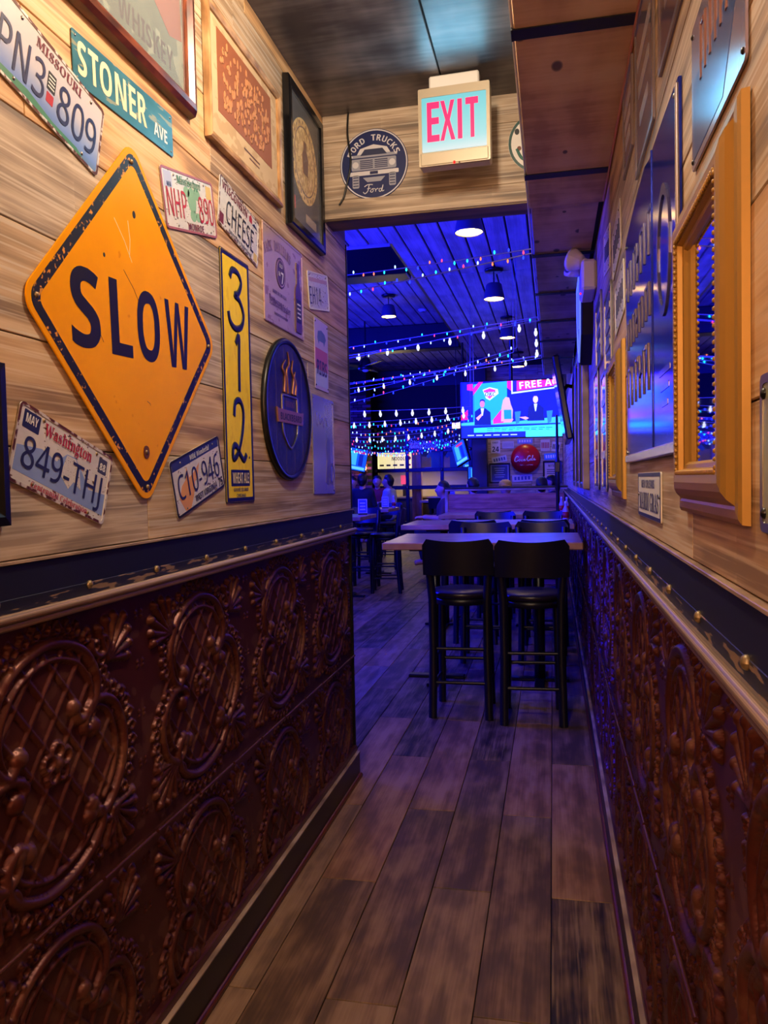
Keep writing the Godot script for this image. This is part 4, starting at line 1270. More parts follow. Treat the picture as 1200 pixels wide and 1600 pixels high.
		for k in 3:
			obj("embossed_bar", slab(rr(q[3] * 0.6, 0.03, 0.008), 0.003, 0.006, 0.001), edge, o).position = Vector3(0, q[4] * (0.25 - 0.22 * k), 0)
	# New Orleans Mardi Gras street sign
	o = hung("street_sign", "small white sign reading NEW ORLEANS MARDI GRAS with a dark border", "street sign", "R", 1.835, 1.436, 0.0)
	obj("sign_panel", slab(rr(0.415, 0.103, 0.006), 0.003, 0.0, 0.0008), M.white, o)
	obj("border", band(rr(0.413, 0.101, 0.006), rr(0.395, 0.085, 0.004), 0.0006, 0.003), M.navy, o)
	text(o, "NEW ORLEANS", 0.24, 0.018, -0.01, 0.026, 0.0038, M.navy)
	text(o, "MARDI GRAS", 0.35, 0.04, 0.0, -0.014, 0.0038, M.navy, "serif")
	bolts(o, [[-0.19, 0.0], [0.19, 0.0]], 0.004, 0.003)
	# cut-off greenish sign at the very right
	o = hung("tin_sign", "pale green-grey sign cut off by the right edge of the view", "tin sign", "R", 0.70, 1.50, 0.0)
	obj("sign_panel", slab(rr(0.33, 0.16, 0.008), 0.003, 0.0, 0.0008), mat(c8(150, 152, 120), 0.35, 0.2), o)
	obj("rim", band(rr(0.328, 0.158, 0.008), rr(0.31, 0.14, 0.006), 0.001, 0.003), M.steel, o)
	bolts(o, [[-0.15, 0.06], [-0.15, -0.06], [0.15, 0.06], [0.15, -0.06]], 0.006, 0.003, M.dark)
	# emergency light under the soffit
	o = hung("emergency_light", "white emergency light with two lamp heads under the soffit", "emergency light", "R", 3.95, 2.425, 0.0)
	obj("housing", box_mesh(Vector3(0, 0, 0.035), Vector3(0.30, 0.14, 0.07), 0.012), M.white, o)
	obj("indicator", ball(Vector3(0.02, -0.06, 0.07), Vector3(0.005, 0.005, 0.004), 8), glow(Color(1, 0.15, 0.05), 3.0), o)
	for s in [-1.0, 1.0]:
		var st := begin()
		st.append_from(lathe([[0.0, 0.0], [0.03, 0.0], [0.052, 0.045], [0.055, 0.06], [0.045, 0.064], [0.0, 0.06]], 20), 0, Transform3D(Basis(Vector3.RIGHT, 1.1) * Basis(Vector3.BACK, s * 0.5), Vector3(s * 0.085, 0.072, 0.065)))
		var lh := obj("lamp_head", st.commit(), M.white, o)
		var ls := begin()
		ls.append_from(lathe([[0.0, 0.061], [0.04, 0.0615], [0.038, 0.07], [0.0, 0.074]], 18), 0, Transform3D(Basis(Vector3.RIGHT, 1.1) * Basis(Vector3.BACK, s * 0.5), Vector3(s * 0.085, 0.072, 0.065)))
		obj("lens", ls.commit(), M.steel, lh)
		obj("knuckle", ball(Vector3(s * 0.085, 0.07, 0.05), Vector3(0.018, 0.02, 0.018), 10), M.white, o)
	# shield-shaped bar sign box
	o = hung("bar_sign", "black shield-shaped bar sign with pale blue outlines on the right wall", "bar sign", "R", 4.40, 2.355, 0.0)
	var sh := poly([-0.26, 0.20, 0.26, 0.20, 0.27, 0.05, 0.2, -0.14, 0.0, -0.27, -0.2, -0.14, -0.27, 0.05])
	obj("case", slab(sh, 0.06, 0.0, 0.006), M.black, o)
	var out2 := []
	for v in sh:
		out2.append(Vector3(v.x * 0.92, v.y * 0.92, 0.062))
	out2.append(out2[0])
	obj("outline_tube", tube(out2, 0.007, 8), glow(c8(120, 150, 255), 0.6), o)
	for k in 5:
		obj("outline_tube", tube([Vector3(-0.18 + 0.09 * k, 0.14, 0.062), Vector3(-0.16 + 0.08 * k, -0.06, 0.062)], 0.006, 6), glow(c8(120, 150, 255), 0.4), o)
	# the tall dark framed panels at the far end of the passage wall
	for q in [["tall black-framed dark panel, nearest of three on the far right wall", 4.98, 0.60], ["tall black-framed dark panel, middle of three on the far right wall", 5.74, 0.70], ["tall black-framed dark panel, farthest of three on the far right wall", 6.66, 0.80]]:
		o = hung("dark_poster", q[0], "poster", "R", q[1] + 0.1, 1.88, 0.0)
		obj("backing", slab(rr(q[2], 0.86, 0.004), 0.012), M.matt, o)
		obj("frame", moulding(q[2] - 0.04, 0.86, [[0.0, 0.0], [0.0, 0.03], [0.01, 0.036], [0.04, 0.034], [0.046, 0.0]]), M.black, o)
		obj("edge_trim", box_mesh(Vector3(q[2] / 2 + 0.035, 0, 0.02), Vector3(0.016, 0.94, 0.04), 0.003), M.rail, o)
		obj("pane", slab(rr(q[2] - 0.05, 0.85, 0.003), 0.002, 0.016), M.glass, o)

# ------------------------------------------------------------------ on and before the beam
func beam_things() -> void:
	# EXIT sign hanging from the ceiling
	var o := thing("exit_sign", "lit cyan EXIT sign with pink letters hanging before the planked beam", "exit sign")
	o.position = Vector3(-0.366, 2.885, -3.15)
	o.rotation = Vector3(0.0, deg_to_rad(-2.0), deg_to_rad(0.0))
	var hous := mat(c8(196, 184, 160), 0.35, 0.3)
	obj("housing", box_mesh(Vector3(0, 0, -0.03), Vector3(0.285, 0.305, 0.06), 0.006), hous, o)
	obj("frame", band(rr(0.285, 0.305, 0.006), rr(0.258, 0.234, 0.004), 0.006, 0.0), hous, o)
	var face := textured(gradient_tex([c8(120, 214, 226), c8(140, 226, 232), c8(170, 232, 238), c8(226, 244, 248)], [0.0, 0.4, 0.8, 1.0]), 0.4)
	var fm := face.duplicate() as StandardMaterial3D
	fm.albedo_color = Color(0.3, 0.3, 0.3)
	fm.emission_enabled = true
	fm.emission = Color.BLACK
	fm.emission_texture = face.albedo_texture
	fm.emission_energy_multiplier = 0.85
	obj("lit_face", slab(rr(0.258, 0.234, 0.004), 0.003, 0.0), fm, o).position = Vector3(0, 0.022, 0)
	obj("lower_rail", box_mesh(Vector3(0, -0.125, 0.004), Vector3(0.27, 0.05, 0.01), 0.003), hous, o)
	var pink := glow(c8(236, 26, 96), 0.9)
	obj("lettering", slab(rr(0.018, 0.155, 0.001), 0.0003, 0.0035), pink, o).position = Vector3(0.024, 0.02, 0)
	for g in [["E", -0.083, 0.05], ["X", -0.025, 0.06], ["T", 0.072, 0.05]]:
		text(o, g[0], g[2], 0.155, g[1], 0.02, 0.0038, pink)
	obj("indicator", ball(Vector3(0.0, -0.147, 0.006), Vector3(0.006, 0.006, 0.006), 8), glow(Color(1, 0.05, 0.05), 3.0), o)
	obj("test_button", ball(Vector3(0.02, -0.147, 0.004), Vector3(0.006, 0.006, 0.005), 8), M.dark, o)
	obj("canopy", box_mesh(Vector3(0.0, 0.178, -0.03), Vector3(0.20, 0.055, 0.05), 0.006), M.white, o)
	var al := AreaLight3D.new()
	al.name = "light"
	al.area_size = Vector2(0.25, 0.23)
	al.light_color = Color(0.45, 0.85, 1.0)
	al.light_energy = 0.16
	al.shadow_enabled = true
	al.rotation.y = PI
	al.position = Vector3(0, 0.022, 0.012)
	o.add_child(al)
	# round truck sign
	o = thing("round_sign", "round dark blue Ford Trucks sign with a truck front, on the beam", "round sign")
	o.position = Vector3(-0.7487, 2.866, -3.397)
	var pale := mat(c8(206, 206, 214), 0.4)
	obj("sign_panel", slab(oval(0.152, 0.152, 48), 0.003, 0.0, 0.0008), mat(c8(26, 38, 92), 0.35), o)
	obj("border", band(oval(0.149, 0.149, 48), oval(0.144, 0.144, 48), 0.0005, 0.003), pale, o)
	arc_text(o, "FORD TRUCKS", 0.114, 155, 25, 0.026, 0.020, Vector3(0, 0, 0.0038), pale)
	obj("horizon_print", slab(poly([-0.075, 0.045, -0.06, 0.07, 0.0, 0.085, 0.06, 0.07, 0.075, 0.045]), 0.0003, 0.003), pale, o)
	obj("cab_print", slab(poly([-0.06, 0.04, -0.04, 0.066, 0.04, 0.066, 0.06, 0.04]), 0.0003, 0.0034), mat(c8(40, 48, 84), 0.4), o)
	var l1 := mat(c8(150, 154, 172), 0.4)
	obj("hood_print", slab(rr(0.21, 0.012, 0.003), 0.0003, 0.003), l1, o).position = Vector3(0, 0.038, 0)
	obj("grille_print", slab(rr(0.20, 0.05, 0.006), 0.0003, 0.003), l1, o).position = Vector3(0, 0.002, 0)
	for s in [-1.0, 1.0]:
		obj("headlight_print", slab(oval(0.014, 0.014, 16), 0.0003, 0.0034), pale, o).position = Vector3(s * 0.082, 0.002, 0)
		for k in 5:
			obj("grille_slot", slab(rr(0.058, 0.004, 0.001), 0.0003, 0.0034), M.navy, o).position = Vector3(s * 0.033, -0.014 + 0.008 * k, 0)
		obj("tyre_print", slab(rr(0.03, 0.056, 0.006), 0.0003, 0.003), l1, o).position = Vector3(s * 0.082, -0.07, 0)
		for k in 4:
			obj("tread_print", slab(rr(0.024, 0.004, 0.001), 0.0003, 0.0034), M.navy, o).position = Vector3(s * 0.082, -0.088 + 0.012 * k, 0)
	obj("bumper_print", slab(rr(0.22, 0.018, 0.004), 0.0003, 0.003), pale, o).position = Vector3(0, -0.036, 0)
	obj("number_plate_print", slab(rr(0.036, 0.013, 0.002), 0.0003, 0.0034), M.navy, o).position = Vector3(0, -0.036, 0)
	obj("underbody_print", slab(poly([-0.05, -0.055, 0.05, -0.055, 0.03, -0.075, -0.03, -0.075]), 0.0003, 0.003), l1, o)
	# script
	obj("script", tube(curve([-0.044, -0.094, -0.028, -0.086, -0.006, -0.088, -0.022, -0.088, -0.028, -0.112, -0.042, -0.124, -0.050, -0.116], 0.0034, 4), 0.0022, 5, 0.25), pale, o)
	obj("script", tube(curve([-0.032, -0.104, -0.016, -0.102], 0.0034, 3), 0.002, 5, 0.25), pale, o)
	obj("script", tube(curve([-0.012, -0.108, -0.018, -0.116, -0.010, -0.12, -0.004, -0.112, -0.01, -0.106, 0.004, -0.107, 0.006, -0.119], 0.0034, 4), 0.002, 5, 0.25), pale, o)
	obj("script", tube(curve([0.006, -0.113, 0.014, -0.106, 0.018, -0.108], 0.0034, 3), 0.002, 5, 0.25), pale, o)
	obj("script", tube(curve([0.034, -0.108, 0.024, -0.108, 0.022, -0.118, 0.030, -0.118, 0.040, -0.092, 0.034, -0.118, 0.044, -0.116], 0.0034, 4), 0.002, 5, 0.25), pale, o)
	# half-hidden round sign
	o = thing("round_sign", "round white sign with a green rim half hidden behind the soffit", "round sign")
	o.position = Vector3(-0.042, 2.885, -3.397)
	obj("sign_panel", slab(oval(0.125, 0.125, 44), 0.003, 0.0, 0.0008), M.white, o)
	obj("rim", band(oval(0.124, 0.124, 44), oval(0.113, 0.113, 44), 0.001, 0.003), mat(c8(30, 74, 70), 0.4), o)
	obj("print", tube(curve([-0.09, -0.02, -0.07, -0.06, -0.04, -0.07, -0.02, -0.05], 0.003, 4), 0.006, 6, 0.3), mat(c8(40, 100, 90), 0.4), o)
	obj("print", slab(oval(0.010, 0.013, 14), 0.0005, 0.003), M.ink, o).position = Vector3(-0.088, 0.05, 0)
	obj("print", slab(oval(0.009, 0.010, 14), 0.0005, 0.003), mat(c8(110, 60, 40), 0.4), o).position = Vector3(-0.08, -0.02, 0)
	# the loose cable at the beam's left end
	o = thing("cable", "thin dark cable hanging from the ceiling over the left end of the beam", "cable")
	o.position = Vector3(-0.862, 2.7, -3.385)
	obj("cord", tube(curve([0.005, 0.395, 0.0, 0.3, 0.012, 0.18, -0.01, 0.08, -0.025, 0.03, -0.045, 0.0], 0.0, 5), 0.0045, 6), M.dark, o)
# ------------------------------------------------------------------ the dining room
func pendant(label: String, at: Vector3, ceiling_y: float, power: float) -> void:
	var o := thing("pendant_lamp", label, "lamp", "pendant lamps")
	o.position = at   # centre of the rim
	obj("shade", lathe([[0.118, 0.0], [0.125, 0.0], [0.125, 0.006], [0.09, 0.17], [0.07, 0.185], [0.0, 0.187], [0.0, 0.18], [0.066, 0.178], [0.084, 0.165], [0.118, 0.006]], 32), mat(c8(84, 84, 92), 0.4), o)
	obj("inner_shade", lathe([[0.117, 0.008], [0.083, 0.16], [0.0, 0.172]], 32), mat(c8(236, 212, 130), 0.5), o.get_node("shade"))
	obj("bulb", lathe([[0.0, 0.02], [0.03, 0.028], [0.042, 0.055], [0.036, 0.085], [0.018, 0.11], [0.016, 0.15], [0.0, 0.15]], 20), glow(Color(1.0, 0.9, 0.62), 9.0), o)
	obj("socket", lathe([[0.0, 0.145], [0.02, 0.145], [0.022, 0.175], [0.0, 0.178]], 16), M.dark, o)
	obj("stem", tube([Vector3(0, 0.18, 0), Vector3(0, ceiling_y - at.y - 0.02, 0)], 0.008, 8), M.dark, o)
	obj("canopy", lathe([[0.0, ceiling_y - at.y - 0.03], [0.10, ceiling_y - at.y - 0.03], [0.11, ceiling_y - at.y - 0.014], [0.11, ceiling_y - at.y - 0.001], [0.0, ceiling_y - at.y - 0.001]], 28), M.dark, o)
	var l := OmniLight3D.new()
	l.name = "light"
	l.light_color = Color(1.0, 0.86, 0.55)
	l.light_energy = power
	l.light_size = 0.035
	l.omni_range = 12.0
	l.omni_attenuation = 2.0
	l.shadow_enabled = true
	l.position = Vector3(0, 0.06, 0)
	o.add_child(l)

func dining_room() -> void:
	pendant("dark cone pendant lamp nearest the beam, cut by the beam's lower edge", Vector3(-0.68, 3.60, -6.83), 3.948, 0.4)
	pendant("dark cone pendant lamp second in line from the passage, fully in view", Vector3(-0.653, 3.60, -9.4), 3.948, 0.4)
	pendant("dark cone pendant lamp third in line, partly behind the string lights", Vector3(-0.652, 3.63, -12.2), 3.948, 0.4)
	pendant("dark cone pendant lamp farthest in line, just above the big television", Vector3(-0.636, 3.66, -15.6), 3.948, 1.1)
	pendant("dark cone pendant lamp in the high coffered ceiling on the left", Vector3(-2.5, 4.07, -12.2), 4.41, 0.4)
	# ceiling fan
	var o := thing("ceiling_fan", "dark ceiling fan with a bell-shaped body in the coffered ceiling", "ceiling fan")
	o.position = Vector3(-3.32, 3.52, -14.0)
	obj("body", lathe([[0.0, 0.0], [0.13, 0.0], [0.135, 0.03], [0.10, 0.12], [0.075, 0.2], [0.03, 0.23], [0.0, 0.235]], 24), M.dark, o)
	obj("rod", tube([Vector3(0, 0.23, 0), Vector3(0, 0.88, 0)], 0.015, 8), M.dark, o)
	for k in 5:
		var st := begin()
		cbox(st, Vector3(0.42, 0.06, 0), Vector3(0.6, 0.012, 0.12), 0.004)
		var b := obj("blade", done(st), M.dark, o)
		b.rotation = Vector3(0.2, TAU * k / 5 + 0.3, 0)
	obj("light_bowl", ball(Vector3(0, -0.01, 0), Vector3(0.06, 0.03, 0.06), 12), M.white, o)
	# smoke detector
	o = thing("smoke_detector", "small pale smoke detector on the coffered ceiling right of the pendant", "smoke detector")
	o.position = Vector3(-2.15, 4.375, -13.4)
	obj("housing", lathe([[0.0, 0.0], [0.05, 0.0], [0.07, 0.015], [0.075, 0.037], [0.0, 0.037]], 24), M.white, o)
	obj("grille", lathe([[0.0, -0.006], [0.03, -0.006], [0.034, 0.001], [0.0, 0.001]], 20), M.steel, o)
	# the back wall on the right, planked, with a dark pillar at its left end
	var w := struct("wall_back", box_mesh(Vector3(-0.62, 2.1, -16.55), Vector3(1.66, 4.0, 0.16), 0.0), M.matt)
	for c in 19:
		var cut := rng.randf_range(-1.0, -0.2)
		var y := 0.1055 + 0.2115 * c
		if y + 0.1 > 3.95:
			break
		obj("plank", box_mesh(Vector3((-1.42 + cut) / 2, y, -16.46), Vector3(cut + 1.42 - 0.004, 0.207, 0.02), 0.003, Vector3(0.42, 0, 0), Vector3(0, -4.7, 0), Vector2(rng.randf() * 3, y * 4.7)), M.plank[[1, 3][rng.randi() % 2]], w)
		obj("plank", box_mesh(Vector3((0.208 + cut) / 2, y, -16.46), Vector3(0.208 - cut - 0.004, 0.207, 0.02), 0.003, Vector3(0.42, 0, 0), Vector3(0, -4.7, 0), Vector2(rng.randf() * 3, y * 4.7)), M.plank[[1, 3][rng.randi() % 2]], w)
	struct("pillar", box_mesh(Vector3(-1.46, 2.0, -16.2), Vector3(0.31, 3.94, 0.31), 0.01), M.dark)
	back_signs()
	# booth partition
	o = thing("booth_partition", "reddish wooden booth partition of wide boards with a dark top cap", "partition")
	o.position = Vector3(-0.65, 0.0, -11.0)
	for k in 6:
		obj("board", box_mesh(Vector3(0.0, 0.115 + 0.2115 * k, 0.0), Vector3(1.60, 0.208, 0.05), 0.003, Vector3(0.6, 0, 0), Vector3(0, 4.7, 0), Vector2(rng.randf(), 0)), M.panel, o)
	obj("end_post", box_mesh(Vector3(-0.82, 0.66, 0.0), Vector3(0.045, 1.32, 0.08), 0.004, Vector3(0, 0.6, 0), Vector3(4, 0, 0)), M.rail, o)
	obj("top_rail", box_mesh(Vector3(0.0, 1.335, 0.0), Vector3(1.685, 0.03, 0.075), 0.004, Vector3(0.6, 0, 0), Vector3(0, 5, 0)), M.rail, o)
	obj("top_cap", box_mesh(Vector3(0.0, 1.362, 0.0), Vector3(1.70, 0.022, 0.10), 0.006), M.dark, o)
	# leaning dark screen on an arm between soffit and wall, and its pole
	o = thing("television", "black television seen edge-on, tilted off the right wall by the soffit", "television")
	o.position = Vector3(0.09, 2.16, -7.4)
	o.rotation = Vector3(0, 0, deg_to_rad(9))
	obj("screen_case", box_mesh(Vector3(0, 0, 0), Vector3(0.055, 0.72, 1.2), 0.012), M.black, o)
	obj("screen", box_mesh(Vector3(-0.029, 0, 0), Vector3(0.004, 0.68, 1.15), 0.001), mat(c8(8, 8, 12), 0.1), o)
	obj("bracket", tube([Vector3(0.02, 0.1, 0.0), Vector3(0.07, 0.14, 0.1), Vector3(0.10, 0.12, 0.15)], 0.018, 8), M.black, o)
	o = thing("post", "dark slender post below the edge-on television at the right wall", "post")
	o.position = Vector3(0.06, 0.0, -10.6)
	obj("shaft", lathe([[0.0, 0.0], [0.10, 0.0], [0.10, 0.03], [0.03, 0.05], [0.022, 1.3], [0.034, 1.34], [0.034, 1.7], [0.02, 1.76], [0.016, 2.3], [0.0, 2.32]], 16), M.black, o)
	obj("clamp", box_mesh(Vector3(0, 1.62, 0), Vector3(0.075, 0.14, 0.075), 0.01), M.black, o)

func emit_poly(o: Node, called: String, pts: PackedVector2Array, c: Color, layer: int, power := 1.5, at := Vector2.ZERO) -> void:
	obj(called, slab(pts, 0.0004, 0.0006 * layer), glow(c, power), o).position = Vector3(at.x, at.y, 0.0305)

func back_signs() -> void:
	# the big television
	var o := thing("television", "large bright television showing three sports presenters at a desk", "television")
	o.position = Vector3(-0.655, 2.615, -13.0)
	o.rotation = Vector3(deg_to_rad(4), 0, deg_to_rad(-0.6))
	obj("case", box_mesh(Vector3(0, 0, 0.0), Vector3(1.67, 0.95, 0.06), 0.01), M.black, o)
	obj("ceiling_mount", tube([Vector3(0, 0.4, -0.05), Vector3(0, 1.36, 0.04)], 0.03, 10), M.black, o)
	var P := 1.5
	emit_poly(o, "screen", poly([-0.815, -0.455, 0.815, -0.455, 0.815, 0.455, -0.815, 0.455]), c8(6, 10, 230), 1, 2.0)
	# screen graphics; coordinates from the 1.63 x 0.91 m picture
	var S := func(x: float, y: float) -> Vector2: # photo-like picture coordinates 0..930 x 0..510
		return Vector2(-0.815 + x * 1.63 / 930.0, 0.455 - y * 0.91 / 510.0)
	var pic := func(flat: Array) -> PackedVector2Array:
		var q := PackedVector2Array()
		for i in flat.size() / 2:
			q.append(S.call(flat[i * 2], flat[i * 2 + 1]))
		return q
	emit_poly(o, "screen_graphic", pic.call([115, 20, 430, 0, 430, 385, 115, 385]), c8(30, 150, 220), 2, P)
	emit_poly(o, "screen_graphic", pic.call([115, 120, 115, 60, 170, 0, 210, 0]), c8(226, 20, 50), 3, P)
	emit_poly(o, "screen_graphic", pic.call([60, 20, 112, 14, 112, 80, 60, 70]), c8(236, 10, 120), 3, P)
	emit_poly(o, "screen_graphic", pic.call([432, 0, 470, 0, 470, 90, 432, 60]), c8(236, 10, 90), 3, P)
	emit_poly(o, "screen_graphic", pic.call([0, 300, 64, 250, 64, 340, 0, 345]), c8(250, 20, 20), 3, P)
	emit_poly(o, "screen_graphic", pic.call([280, 370, 380, 250, 425, 290, 425, 385, 280, 385]), c8(236, 30, 50), 3, P)
	emit_poly(o, "screen_banner", pic.call([470, 0, 930, 0, 930, 60, 905, 75, 470, 118]), c8(190, 220, 250), 3, P)
	emit_poly(o, "screen_banner", pic.call([482, 0, 930, 0, 930, 52, 900, 64, 482, 102]), c8(30, 20, 160), 4, P)
	emit_poly(o, "screen_banner", pic.call([520, 0, 930, 0, 930, 38, 900, 50, 520, 92]), c8(240, 30, 60), 5, P)
	var hal := text(o, "FREE AG", 0.62, 0.11, S.call(720, 24).x, S.call(720, 30).y, 0.0345, glow(c8(200, 226, 240), P))
	hal.rotation.z = deg_to_rad(5)
	# team shield
	emit_poly(o, "screen_logo", pic.call([205, 72, 270, 50, 345, 70, 352, 110, 270, 170, 235, 150]), c8(200, 230, 245), 4, P)
	emit_poly(o, "screen_logo", pic.call([215, 78, 270, 60, 325, 76, 320, 92, 215, 96]), c8(220, 40, 60), 5, P)
	emit_poly(o, "screen_logo", pic.call([240, 132, 300, 126, 270, 158]), c8(220, 60, 90), 5, P)
	text(o, "OKC", 0.17, 0.07, S.call(275, 112).x, S.call(275, 112).y, 0.0345, glow(c8(20, 40, 140), P), "bold", "screen_logo", 0.0, 0.25)
	# desk
	emit_poly(o, "screen_desk", pic.call([0, 372, 300, 352, 300, 385, 930, 330, 930, 402, 0, 402]), c8(60, 170, 210), 6, P)
	emit_poly(o, "screen_desk", pic.call([0, 395, 930, 388, 930, 402, 0, 405]), c8(20, 50, 160), 7, P)
	# three presenters
	for f in [[200, 168, 0], [428, 150, 1], [690, 140, 2]]:
		var x: float = f[0]
		var y: float = f[1]
		if f[2] == 1:
			emit_poly(o, "screen_presenter", pic.call([x - 55, y + 215, x - 50, y + 90, x - 35, y + 20, x - 10, y - 8, x + 22, y, x + 36, y + 60, x + 55, y + 110, x + 50, y + 215]), c8(190, 150, 120), 8, P)
			emit_poly(o, "screen_presenter", moved(oval(0.036, 0.052, 16), S.call(x + 6, y + 32)), c8(226, 150, 150), 9, P)
			emit_poly(o, "screen_presenter", pic.call([x - 28, y + 110, x + 40, y + 110, x + 44, y + 205, x - 26, y + 205]), c8(20, 130, 150), 9, P)
			emit_poly(o, "screen_presenter", pic.call([x - 40, y + 195, x + 60, y + 195, x + 40, y + 225, x - 30, y + 225]), c8(230, 140, 150), 10, P)
		else:
			var sgn := 1.0 if f[2] == 0 else -1.0
			emit_poly(o, "screen_presenter", pic.call([x - 75, y + 225, x - 70, y + 100, x - 25, y + 70, x + 25, y + 70, x + 75, y + 110, x + 80, y + 225]), c8(8, 14, 34), 8, 0.8)
			emit_poly(o, "screen_presenter", pic.call([x - 16, y + 72, x + 16, y + 72, x + 4, y + 140, x - 4, y + 140]), c8(190, 200, 230), 9, P)
			emit_poly(o, "screen_presenter", moved(oval(0.04, 0.062, 16), S.call(x, y + 32)), c8(190, 110, 110) if f[2] == 0 else c8(236, 180, 170), 9, P)
			emit_poly(o, "screen_presenter", pic.call([x - 24, y + 24, x - 20, y - 4, x, y - 12, x + 22, y - 4, x + 26, y + 22, x + 10, y + 4, x - 12, y + 4]), c8(20, 16, 50), 10, P)
			emit_poly(o, "screen_presenter", pic.call([x - sgn * 60, y + 160, x - sgn * 10, y + 120, x + sgn * 0, y + 135, x - sgn * 40, y + 185]) if f[2] == 0 else pic.call([x - 90, y + 215, x - 150, y + 190, x - 90, y + 185, x - 60, y + 200]), c8(220, 150, 150), 10, P)
	for x in [500, 790]:
		emit_poly(o, "screen_chair", pic.call([x, 280, x + 55, 275, x + 40, 380, x + 10, 390]), c8(40, 110, 180), 7, P)
	# ticker
	emit_poly(o, "screen_ticker", pic.call([120, 420, 930, 402, 930, 462, 120, 465]), c8(60, 220, 226), 10, P)
	emit_poly(o, "screen_ticker", pic.call([0, 412, 120, 410, 120, 470, 0, 472]), c8(14, 30, 110), 10, P)
	emit_poly(o, "screen_ticker", pic.call([0, 462, 600, 458, 600, 510, 0, 510]), c8(14, 26, 100), 11, P)
	emit_poly(o, "screen_ticker", pic.call([600, 458, 930, 455, 930, 510, 600, 510]), c8(70, 235, 226), 11, P)
	for k in 3:
		for j in 9:
			emit_poly(o, "ticker_print", pic.call([240 + j * 68, 424 + k * 15, 300 + j * 68 - (k * j * 7) % 30, 424 + k * 15, 300 + j * 68 - (k * j * 7) % 30, 430 + k * 15, 240 + j * 68, 430 + k * 15]), c8(10, 70, 120) if k < 2 else c8(80, 140, 220), 12, P)
	for k in 6:
		emit_poly(o, "ticker_print", pic.call([60 + k * 80, 482, 120 + k * 80, 482, 120 + k * 80, 492, 60 + k * 80, 492]), c8(170, 190, 240), 12, P)
	var al := AreaLight3D.new()
	al.name = "light"
	al.area_size = Vector2(1.6, 0.9)
	al.light_color = Color(0.1, 0.2, 1.0)
	al.light_energy = 5.0
	al.shadow_enabled = true
	al.position = Vector3(0, 0, 0.05)
	o.add_child(al)
	# signs on the planked back wall
	var Z := -16.447
	var B := func(called: String, label: String, cat: String, x: float, y: float, grp := "") -> Node3D:
		var n := thing(called, label, cat, grp)
		n.position = Vector3(x, y, Z)
		return n
	var q: Node3D = B.call("number_sign", "white sign with dark number 24 at the upper left of the back wall", "sign", -1.158, 2.149)
	obj("sign_panel", slab(rr(0.19, 0.27, 0.01), 0.004, 0.0, 0.001), mat(c8(214, 208, 220), 0.4), q)
	text(q, "24", 0.14, 0.11, 0.0, -0.05, 0.005, M.ink)
	text(q, "EAST", 0.12, 0.035, 0.0, 0.085, 0.005, M.ink)
	q = B.call("round_sign", "large round red domed Coca-Cola button sign on the back wall", "round sign", -0.547, 1.885)
	obj("disc", lathe_facing([[0.0, 0.0], [0.30, 0.0], [0.302, 0.012], [0.28, 0.04], [0.20, 0.075], [0.10, 0.095], [0.0, 0.10]], 48), mat(c8(190, 14, 30), 0.3), q)
	var wht := mat(c8(230, 214, 222), 0.4)
	# flowing script: strokes of the word
	obj("script", tube(curve([-0.14, 0.03, -0.16, 0.05, -0.20, 0.02, -0.215, -0.04, -0.18, -0.055, -0.15, -0.03], 0.088, 4), 0.011, 6, 0.3), wht, q)
	obj("script", tube(curve([-0.12, -0.01, -0.14, -0.035, -0.12, -0.05, -0.10, -0.03, -0.115, -0.005], 0.094, 4), 0.008, 6, 0.3), wht, q)
	obj("script", tube(curve([-0.055, -0.01, -0.08, -0.02, -0.075, -0.05, -0.05, -0.035], 0.097, 4), 0.008, 6, 0.3), wht, q)
	obj("script", tube(curve([-0.01, -0.01, -0.035, -0.02, -0.03, -0.048, -0.008, -0.02, -0.008, -0.045, 0.01, -0.03], 0.099, 4), 0.008, 6, 0.3), wht, q)
	obj("script", tube([Vector3(0.012, -0.01, 0.099), Vector3(0.03, -0.008, 0.099)], 0.007, 6, 0.3), wht, q)
	obj("script", tube(curve([0.10, 0.04, 0.085, 0.06, 0.05, 0.03, 0.038, -0.03, 0.065, -0.045, 0.09, -0.02], 0.097, 4), 0.011, 6, 0.3), wht, q)
	obj("script", tube(curve([0.11, 0.0, 0.095, -0.02, 0.11, -0.04, 0.125, -0.02, 0.112, 0.0], 0.094, 4), 0.008, 6, 0.3), wht, q)
	obj("script", tube(curve([0.135, -0.02, 0.155, 0.05, 0.145, 0.06, 0.138, -0.03, 0.15, -0.04], 0.091, 4), 0.007, 6, 0.3), wht, q)
	obj("script", tube(curve([0.185, 0.005, 0.165, -0.01, 0.17, -0.035, 0.19, -0.01, 0.19, -0.035, 0.21, -0.02], 0.082, 4), 0.008, 6, 0.3), wht, q)
	text(q, "DRINK", 0.10, 0.026, 0.02, 0.13, 0.086, wht)
	text(q, "Sign of Good Taste", 0.26, 0.028, 0.02, -0.13, 0.088, wht)
	# framed pieces
	q = B.call("framed_picture", "dark-framed blue certificate with white mat low on the back wall", "picture", -1.08, 1.60)
	obj("mat_board", slab(rr(0.38, 0.36, 0.004), 0.01), mat(c8(150, 160, 200), 0.5), q)
	obj("print", slab(rr(0.33, 0.31, 0.003), 0.002, 0.01), mat(c8(34, 56, 130), 0.4), q)
	for k in 5:
		obj("print_line", slab(rr(0.22 - 0.03 * (k % 3), 0.014, 0.003), 0.001, 0.012), mat(c8(150, 170, 220), 0.5), q).position = Vector3(0, 0.10 - 0.045 * k, 0)
	obj("frame", moulding(0.37, 0.35, [[0.0, 0.0], [0.0, 0.02], [0.03, 0.024], [0.034, 0.0]]), M.black, q)
	q = B.call("framed_picture", "dark-framed cream notice at the right end of the back wall", "picture", -0.01, 1.60)
